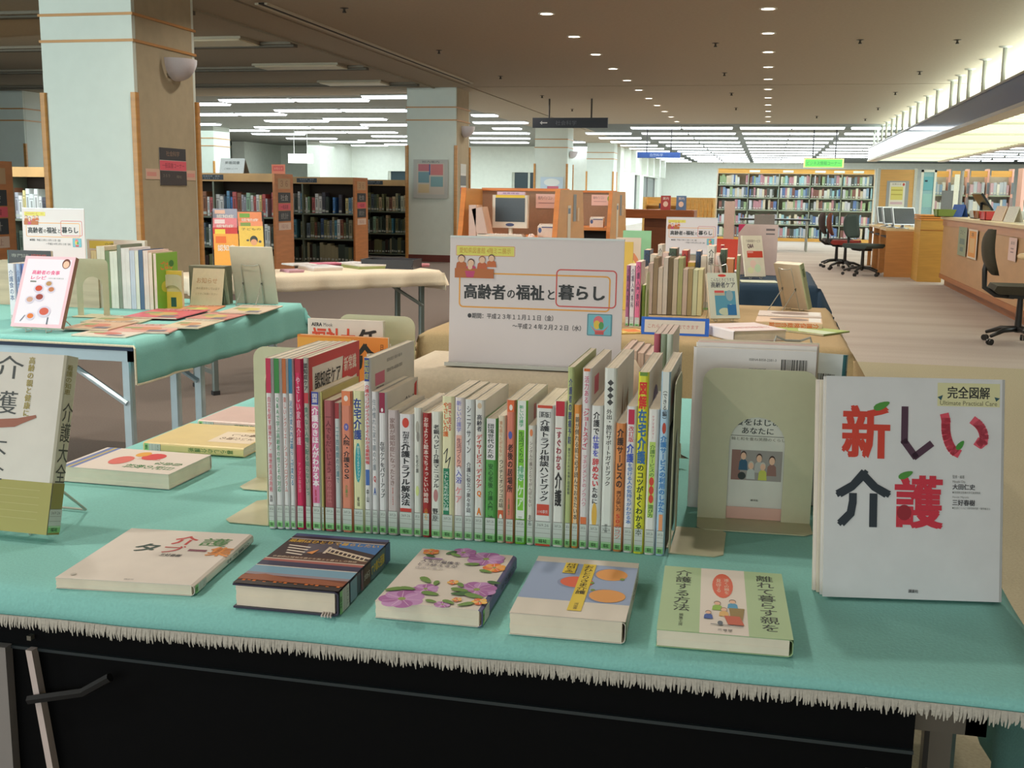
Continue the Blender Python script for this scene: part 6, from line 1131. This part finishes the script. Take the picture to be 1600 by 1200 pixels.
for (y, w, z0, z1, A, lb_) in ((14.7, .6, .5, .86, [('r', 0, 0, 1, 1, (150, 160, 130)), ('t', 'コピー', .2, .1, .8, .25, (80, 100, 90)), ('r', .2, .4, .8, .6, (110, 130, 120)), ('r', .3, .7, .7, .85, (110, 130, 120))], 'green notice taped to the counter front'), (13.98, .6, .5, .85, [('r', 0, 0, 1, 1, (226, 210, 190)), ('r', .1, .06, .9, .94, (226, 150, 60)), ('r', .22, .3, .78, .8, (222, 180, 120)), ('t', '本', .35, .1, .65, .25, (90, 70, 40))], 'orange framed notice taped to the counter front'), (11.85, .36, .6, .83, [('r', 0, 0, 1, 1, (222, 190, 180)), ('t', '返却', .25, .15, .75, .3, (100, 80, 80)), ('r', .3, .45, .7, .5, (150, 120, 120)), ('r', .3, .6, .7, .65, (150, 120, 120))], 'pale pink notice on the counter front near the round table')):
    poster(lb_, Frame((2.434, y + w, z1), (0, -1, 0), (0, 0, -1), w, z1 - z0, .001), A, 'notice')
t = thing('counter_end_unit', 'yellow wood counter end unit between the desks and the long counter', 'counter', (2.2, 17.2, 0))
m = MB(); m.box((.0, 0, 0), (.34, .7, .9), YW); m.build('body', t)
for k in range(3): m = MB(); m.box((-.01, -.012, .9 + k * .028), (.36, .72, .921 + k * .028), wood((226, 150, 70), .85, 3)); m.build('edge_strip', t)
m = MB(); m.box((0, -.006, .75), (.34, 0, .76), wood((170, 110, 50), .85, 3)); m.build('groove', t)
DW = wood((206, 146, 84), .88, 3)
for i, (y, lk) in enumerate(((17.97, 'nearest wooden computer desk with a plain side facing us'), (19.05, 'second wooden computer desk behind the nearest'), (20.08, 'third wooden computer desk, farthest of the three'))):
    t = thing('computer_desk', lk, 'desk', (1.82, y + .1, 0), group='wooden computer desks by the chairs')
    m = MB(); m.box((0, 0, 0), (.55, .03, .71), DW); m.build('side_panel', t); m = MB(); m.box((0, .9, 0), (.06, .93, .71), DW); m.build('side_panel', t); m = MB(); m.box((-.01, 0, .71), (.56, .93, .74), TOPM); m.build('desk_top', t)
    m = MB(); m.box((.5, .03, .1), (.53, .9, .7), DW); m.build('modesty_board', t); m = MB(); m.box((.0, .03, .6), (.4, .9, .62), DKB); m.build('keyboard_shelf', t)
SIL = mat((196, 200, 206), .25, .02, 20, .6)
for i, (x, y, lk) in enumerate(((2.1, 18.3, 'nearest silver monitor on the computer desks'), (2.0, 18.75, 'second silver monitor on the computer desks'), (1.98, 19.5, 'farthest silver monitor on the computer desks'))):
    t = thing('monitor', lk, 'monitor', (x, y, .742), .5, 'silver monitors on the computer desks')
    m = MB(); m.prism([(-.02, .06), (.02, .06), (.1, .32), (.06, .33)], 'x', -.2, .2, SIL); m.build('housing', t); m = MB(); m.prism([(-.025, .08), (-.02, .08), (.055, .31), (.05, .315)], 'x', -.18, .18, mat((60, 66, 74), .2)); m.build('screen', t); m = MB(); m.lathe([(0, 0), (.1, 0), (.1, .01), (.03, .02), (.025, .1), (0, .1)], (0, .05, 0), SIL, 14); m.build('stand', t, True)
def office_chair(label, x, y, rz, colr, back=None, h=.95):
    t = thing('office_chair', label, 'office chair', (x, y, 0), rz, 'office chairs on castors'); f = mat(colr, .8, .06, 80, bump=.2); k = mat((42, 42, 42), .4, .04)
    m = MB(); m.prism([(-.2, .43), (.2, .43), (.245, .47), (.23, .5), (-.22, .5), (-.24, .46)], 'x', -.22, .22, f); m.build('seat', t)
    hb = h - .58
    prof = []
    m = MB(); n = 10
    vs = []; 
    for j in range(n + 1):
        u = j / n; wd = .2 * (1 - .35 * (2 * u - 1) ** 4) * (1 - .12 * u); z = .58 + hb * u; yb = -.22 - .03 * math.sin(u * PI) - .05 * u; th_ = .05 * (1 - .6 * (2 * u - 1) ** 4)
        vs += [(-wd, yb + .02, z), (-wd * .6, yb + th_ * .5, z), (0, yb + th_ * .35, z), (wd * .6, yb + th_ * .5, z), (wd, yb + .02, z), (wd * .6, yb - th_, z), (0, yb - th_ * 1.2, z), (-wd * .6, yb - th_, z)]
    fs = [(j * 8 + i, j * 8 + (i + 1) % 8, (j + 1) * 8 + (i + 1) % 8, (j + 1) * 8 + i) for j in range(n) for i in range(8)] + [tuple(range(7, -1, -1)), tuple(n * 8 + i for i in range(8))]
    m.add(vs, fs, back or f); m.build('backrest', t, True)
    m = MB(); m.tube([(0, -.05, .4), (0, -.2, .41), (0, -.29, .47), (0, -.3, .62), (0, -.28, .72)], .022, k, 8); m.build('back_support', t, True)
    m = MB(); m.tube([(0, 0, .1), (0, 0, .43)], [.03, .022], k, 10); m.box((-.09, -.1, .39), (.09, .1, .43), k); m.build('gas_lift', t)
    for a in range(5):
        an = a * 2 * PI / 5 + .3; c_, s_ = math.cos(an), math.sin(an)
        m = MB(); m.tube([(0, 0, .13), (c_ * .15, s_ * .15, .12), (c_ * .28, s_ * .28, .075)], [.026, .022, .015], k, 8); leg = m.build('leg', t, True)
        m = MB()
        for q in (-.013, .013): m.lathe([(0, -.008), (.026, -.008), (.026, .008), (0, .008)], (0, 0, q), k, 12)
        w = m.build('castor', leg); w.rotation_euler = (PI / 2, 0, an); w.location = (c_ * .285, s_ * .285, .027)
    return t
office_chair('dark grey office chair with tall rounded back, nearest of the group by the desks', 1.5, 18.2, -PI / 2 - .75, (62, 76, 74))
office_chair('dark red office chair behind the grey one by the desks', 1.32, 19.5, -PI / 2 - .1, (150, 52, 44), mat((110, 60, 44), .8, .05))
office_chair('brown black office chair leftmost of the group by the desks', 1.22, 20.2, -PI / 2 + .1, (58, 46, 44))
office_chair('dark olive office chair at the right edge by the round table', 2.12, 10.0, -PI / 2 - .05, (66, 60, 46), None, .96)
t = thing('round_table', 'round pale wooden table top at the right image edge before the counter', 'table', (2.27, 9.4, 0)); m = MB(); m.lathe([(0, .74), (.28, .74), (.32, .752), (.325, .77), (.31, .785), (0, .785)], (0, 0, 0), TOPM, 36); m.build('table_top', t, True); m = MB(); m.lathe([(.05, .02), (.05, .74)], (0, 0, 0), wood((130, 76, 40)), 16); m.lathe([(0, 0), (.14, 0), (.14, .02), (.05, .03)], (0, 0, 0), DKB, 24); m.build('pedestal', t, True)
t = thing('notice_card', 'small white tent card on the round table at the right edge', 'notice', (2.13, 9.4, .786)); m = MB(); m.prism([(-.03, 0), (0, .1), (.003, .1), (-.026, 0)], 'x', -.04, .1, mat((226, 220, 205), .6)); m.prism([(.03, 0), (0, .1), (.003, .1), (.034, 0)], 'x', -.04, .1, mat((226, 220, 205), .6)); m.build('card', t)
# things on the counter
ZC = .966
def screen_lcd(label, x, y, rz, tilt=.9):
    t = thing('monitor', label, 'monitor', (x, y, ZC), rz, 'black staff monitors on the counter'); k = mat((36, 40, 44), .3, .03)
    m = MB(); s_, c_ = math.sin(tilt), math.cos(tilt)
    def Q(a, b, d): return (a, b * c_ - d * s_, .2 + b * s_ * .9 + d * c_)
    vs = [Q(a, b, d) for d in (0, .03) for (a, b) in ((-.2, -.15), (.2, -.15), (.2, .15), (-.2, .15))]; m.add(vs, [(3, 2, 1, 0), (4, 5, 6, 7), (0, 1, 5, 4), (1, 2, 6, 5), (2, 3, 7, 6), (3, 0, 4, 7)], k); m.build('housing', t)
    m = MB(); m.tube([(0, 0, 0), (0, 0, .2)], .02, k, 8); m.lathe([(0, 0), (.12, 0), (.11, .012), (0, .014)], (0, 0, 0), k, 16); m.build('stand', t, True); return t
screen_lcd('black monitor seen from the side on the far part of the counter', 2.85, 16.3, 1.7, 1.0); screen_lcd('black monitor at the right image edge over the counter', 2.95, 12.6, 1.5, .8); screen_lcd('second black monitor at the right edge, slightly lower', 2.92, 12.0, 1.5, .7)
for i, (x, y, w, d, h, c_, lk) in enumerate(((2.45, 16.5, .3, .3, .1, (120, 140, 60), 'green paper tray on the counter end'), (2.75, 15.0, .35, .3, .1, (150, 90, 40), 'brown wooden box on the counter'), (2.6, 14.1, .22, .3, .1, (200, 70, 70), 'red paper stack on the counter'), (2.9, 15.4, .6, .4, .1, (200, 205, 205), 'grey white machine on the counter'))):
    t = thing('counter_box', lk, 'box', (x, y, ZC)); m = MB(); c1_ = mat(c_, .5, .03)
    m.box((-w / 2, -d / 2, 0), (w / 2, d / 2, .008), c1_); m.prism([(-w / 2, 0), (w / 2, 0), (w / 2 + .02, h), (-w / 2 - .02, h)], 'y', -d / 2, -d / 2 + .008, c1_); m.prism([(-w / 2, 0), (w / 2, 0), (w / 2 + .02, h), (-w / 2 - .02, h)], 'y', d / 2 - .008, d / 2, c1_); m.box((-w / 2, -d / 2, 0), (-w / 2 + .008, d / 2, h), c1_); m.box((w / 2 - .008, -d / 2, 0), (w / 2, d / 2, h), c1_); m.build('box', t); m = MB(); m.box((-w / 2 + .01, -d / 2 + .01, .01), (w / 2 - .01, d / 2 - .01, h * .8), mat((222, 218, 205), .6)); m.build('papers', t)
for i, (x, y, rz, c_, lk) in enumerate(((2.62, 13.7, -1.2, (226, 205, 186), 'pale tent card standing on the counter'), (2.58, 16.35, -.9, (60, 100, 180), 'blue board standing on the counter end'), (2.62, 13.05, -1.2, (226, 226, 216), 'white tent card nearer on the counter'))):
    t = thing('notice_card', lk, 'notice', (x, y, ZC), rz, 'cards standing on the long counter'); m = MB(); m.prism([(-.06, 0), (0, .17), (.004, .17), (-.052, 0)], 'x', -.1, .1, mat(c_, .5)); m.prism([(.06, 0), (0, .17), (.004, .17), (.064, 0)], 'x', -.1, .1, mat(c_, .5)); m.build('card', t)
for i, (x, y, w, d) in enumerate(((2.7, 14.6, .3, .5), (2.65, 11.5, .35, .6), (2.75, 12.4, .3, .5))):
    t = thing('paper_sheets', 'loose white papers on the counter, %s' % ('far ones', 'middle ones', 'nearest ones')[i], 'papers', (x, y, ZC + .0005), .1 * i); m = MB(); m.box((-w / 2, -d / 2, 0), (w / 2, d / 2, .004), mat((228, 228, 216), .6)); m.box((-w / 2 + .03, -d / 2 + .04, .004), (w / 2 + .02, d / 2 - .03, .008), mat((230, 222, 205), .6)); m.build('sheets', t)
# notice board partition
t = thing('notice_board', 'wooden notice board partition with a framed white poster behind the desks', 'notice board', (1.96, 21.2, 0)); m = MB(); m.box((0, 0, .95), (.58, .04, 1.72), wood((222, 178, 112), .9, 3)); m.build('board', t); m = MB(); m.box((-.05, -.01, 0), (0, .05, 1.74), mat((200, 205, 200), .4)); m.box((.58, -.01, 0), (.63, .05, 1.74), mat((200, 205, 200), .4)); m.build('post', t); m = MB(); m.box((0, 0, 0), (.58, .04, .93), mat((206, 176, 150), .7)); m.build('lower_panel', t)
m = MB(); art(m, Frame((.12, -.002, 1.52), (1, 0, 0), (0, 0, -1), .38, .52, .002), [('r', 0, 0, 1, 1, (160, 170, 178)), ('r', .14, .05, .84, .92, (232, 234, 226)), ('r', .2, .2, .75, .65, (226, 222, 130)), ('r', .2, .72, .75, .8, (214, 190, 205)), ('e', .76, .12, .05, .05, (200, 80, 70)), ('t', 'お知らせ', .25, .08, .65, .14, (120, 120, 120)), ('r', .22, .3, .72, .33, (190, 180, 90)), ('r', .22, .45, .72, .48, (190, 180, 90))]); m.build('framed_poster', t)
t = thing('display_partition', 'white framed glass display partition right of the notice board', 'partition', (2.66, 21.2, 0)); m = MB()
for x in (0, .22): m.box((x, 0, 0), (x + .04, .05, 1.72), mat((224, 228, 222), .4))
m.box((0, 0, 1.68), (.26, .05, 1.72), mat((224, 228, 222), .4)); m.build('frame', t); m = MB(); m.box((.04, .02, .9), (.22, .03, 1.68), mat((150, 195, 205), .2)); m.build('pane', t); m = MB(); art(m, Frame((.05, .015, 1.6), (1, 0, 0), (0, 0, -1), .16, .6, .001), [('r', 0, 0, 1, .4, (110, 180, 195)), ('r', 0, .5, 1, .9, (150, 200, 200)), ('r', .1, .1, .4, .15, (40, 60, 80))]); m.build('print', t)
t = thing('grey_screen', 'grey partition screen with a white strip behind the counter', 'partition', (2.86, 20.0, 0)); m = MB(); m.box((0, 0, 0), (.3, .04, 1.35), mat((118, 122, 126), .7)); m.build('screen', t); m = MB(); m.tube([(.3, .02, 0), (.3, .02, 1.68)], .03, mat((150, 152, 150), .4), 10); m.build('post', t); m = MB(); m.box((.18, -.01, .95), (.26, 0, 1.62), mat((230, 232, 222), .6)); m.build('white_strip', t)

# ================================================================== HANGING SIGNS AND PENDANT
def hang_sign(label, x0, x1, y, z0, z1, c, A, rods=True):
    t = thing('hanging_sign', label, 'sign', ((x0 + x1) / 2, y, z0)); w = x1 - x0; h = z1 - z0
    m = MB(); m.box((-w / 2, -.03, 0), (w / 2, .03, h), mat(c, .5), .01); m.build('panel', t); m = MB(); art(m, Frame((-w / 2, -.0305, h), (1, 0, 0), (0, 0, -1), w, h, .002), A); m.build('lettering', t)
    if rods:
        for sx in (-.28, .28): m = MB(); m.tube([(sx * w, 0, h), (sx * w, 0, CEILZ - z0)], .016, mat((50, 48, 46), .5), 8); m.build('rod', t)
    return t
hang_sign('dark hanging aisle sign with a left arrow', -4.43, -2.99, 21.0, 2.435, 2.62, (38, 42, 54), [('p', [(.1, .5), (.13, .3), (.13, .44), (.2, .44), (.2, .56), (.13, .56), (.13, .7)], (190, 190, 190)), ('t', '社会科学', .31, .28, .59, .74, (105, 110, 120))])
hang_sign('blue hanging sign above the far shelves', -3.46, -2.32, 30.0, 2.185, 2.335, (62, 96, 166), [('t', '自然科学', .3, .22, .6, .78, (190, 205, 235))])
hang_sign('bright green hanging sign with yellow border over the far bookshelf', .87, 1.89, 30.6, 1.985, 2.22, (236, 240, 150), [('r', .04, .1, .96, .9, (110, 214, 100)), ('t', 'ビジネス情報コーナー', .08, .3, .92, .72, (60, 140, 80))])
t = thing('pendant_lamp', 'glowing white box pendant lamp over the left reading zone', 'pendant lamp', (-13.1, 30, 1.98)); m = MB(); m.box((-.33, -.15, 0), (.33, .15, .25), mat((250, 252, 245), .5, 0, emit=5), .03); m.build('shade', t)
for sx in (-.2, .2): m = MB(); m.tube([(sx, 0, .25), (sx, 0, CEILZ - 1.98)], .008, mat((170, 170, 165), .5), 6); m.build('rod', t)
t = thing('edge_sign', 'grey hanging notice at the right image edge by the canopy', 'sign', (2.47, 10.15, 2.0)); m = MB(); m.prism([(0, 0), (.5, .1), (.5, .38), (0, .32)], 'x', 0, .012, mat((150, 146, 142), .5)); m.build('panel', t)
m = MB(); m.tube([(.006, .25, .3), (.006, .25, .5)], .006, DKB, 6); m.build('hook', t)
print('books on left shelves', nb, 'objects', len(bpy.data.objects))
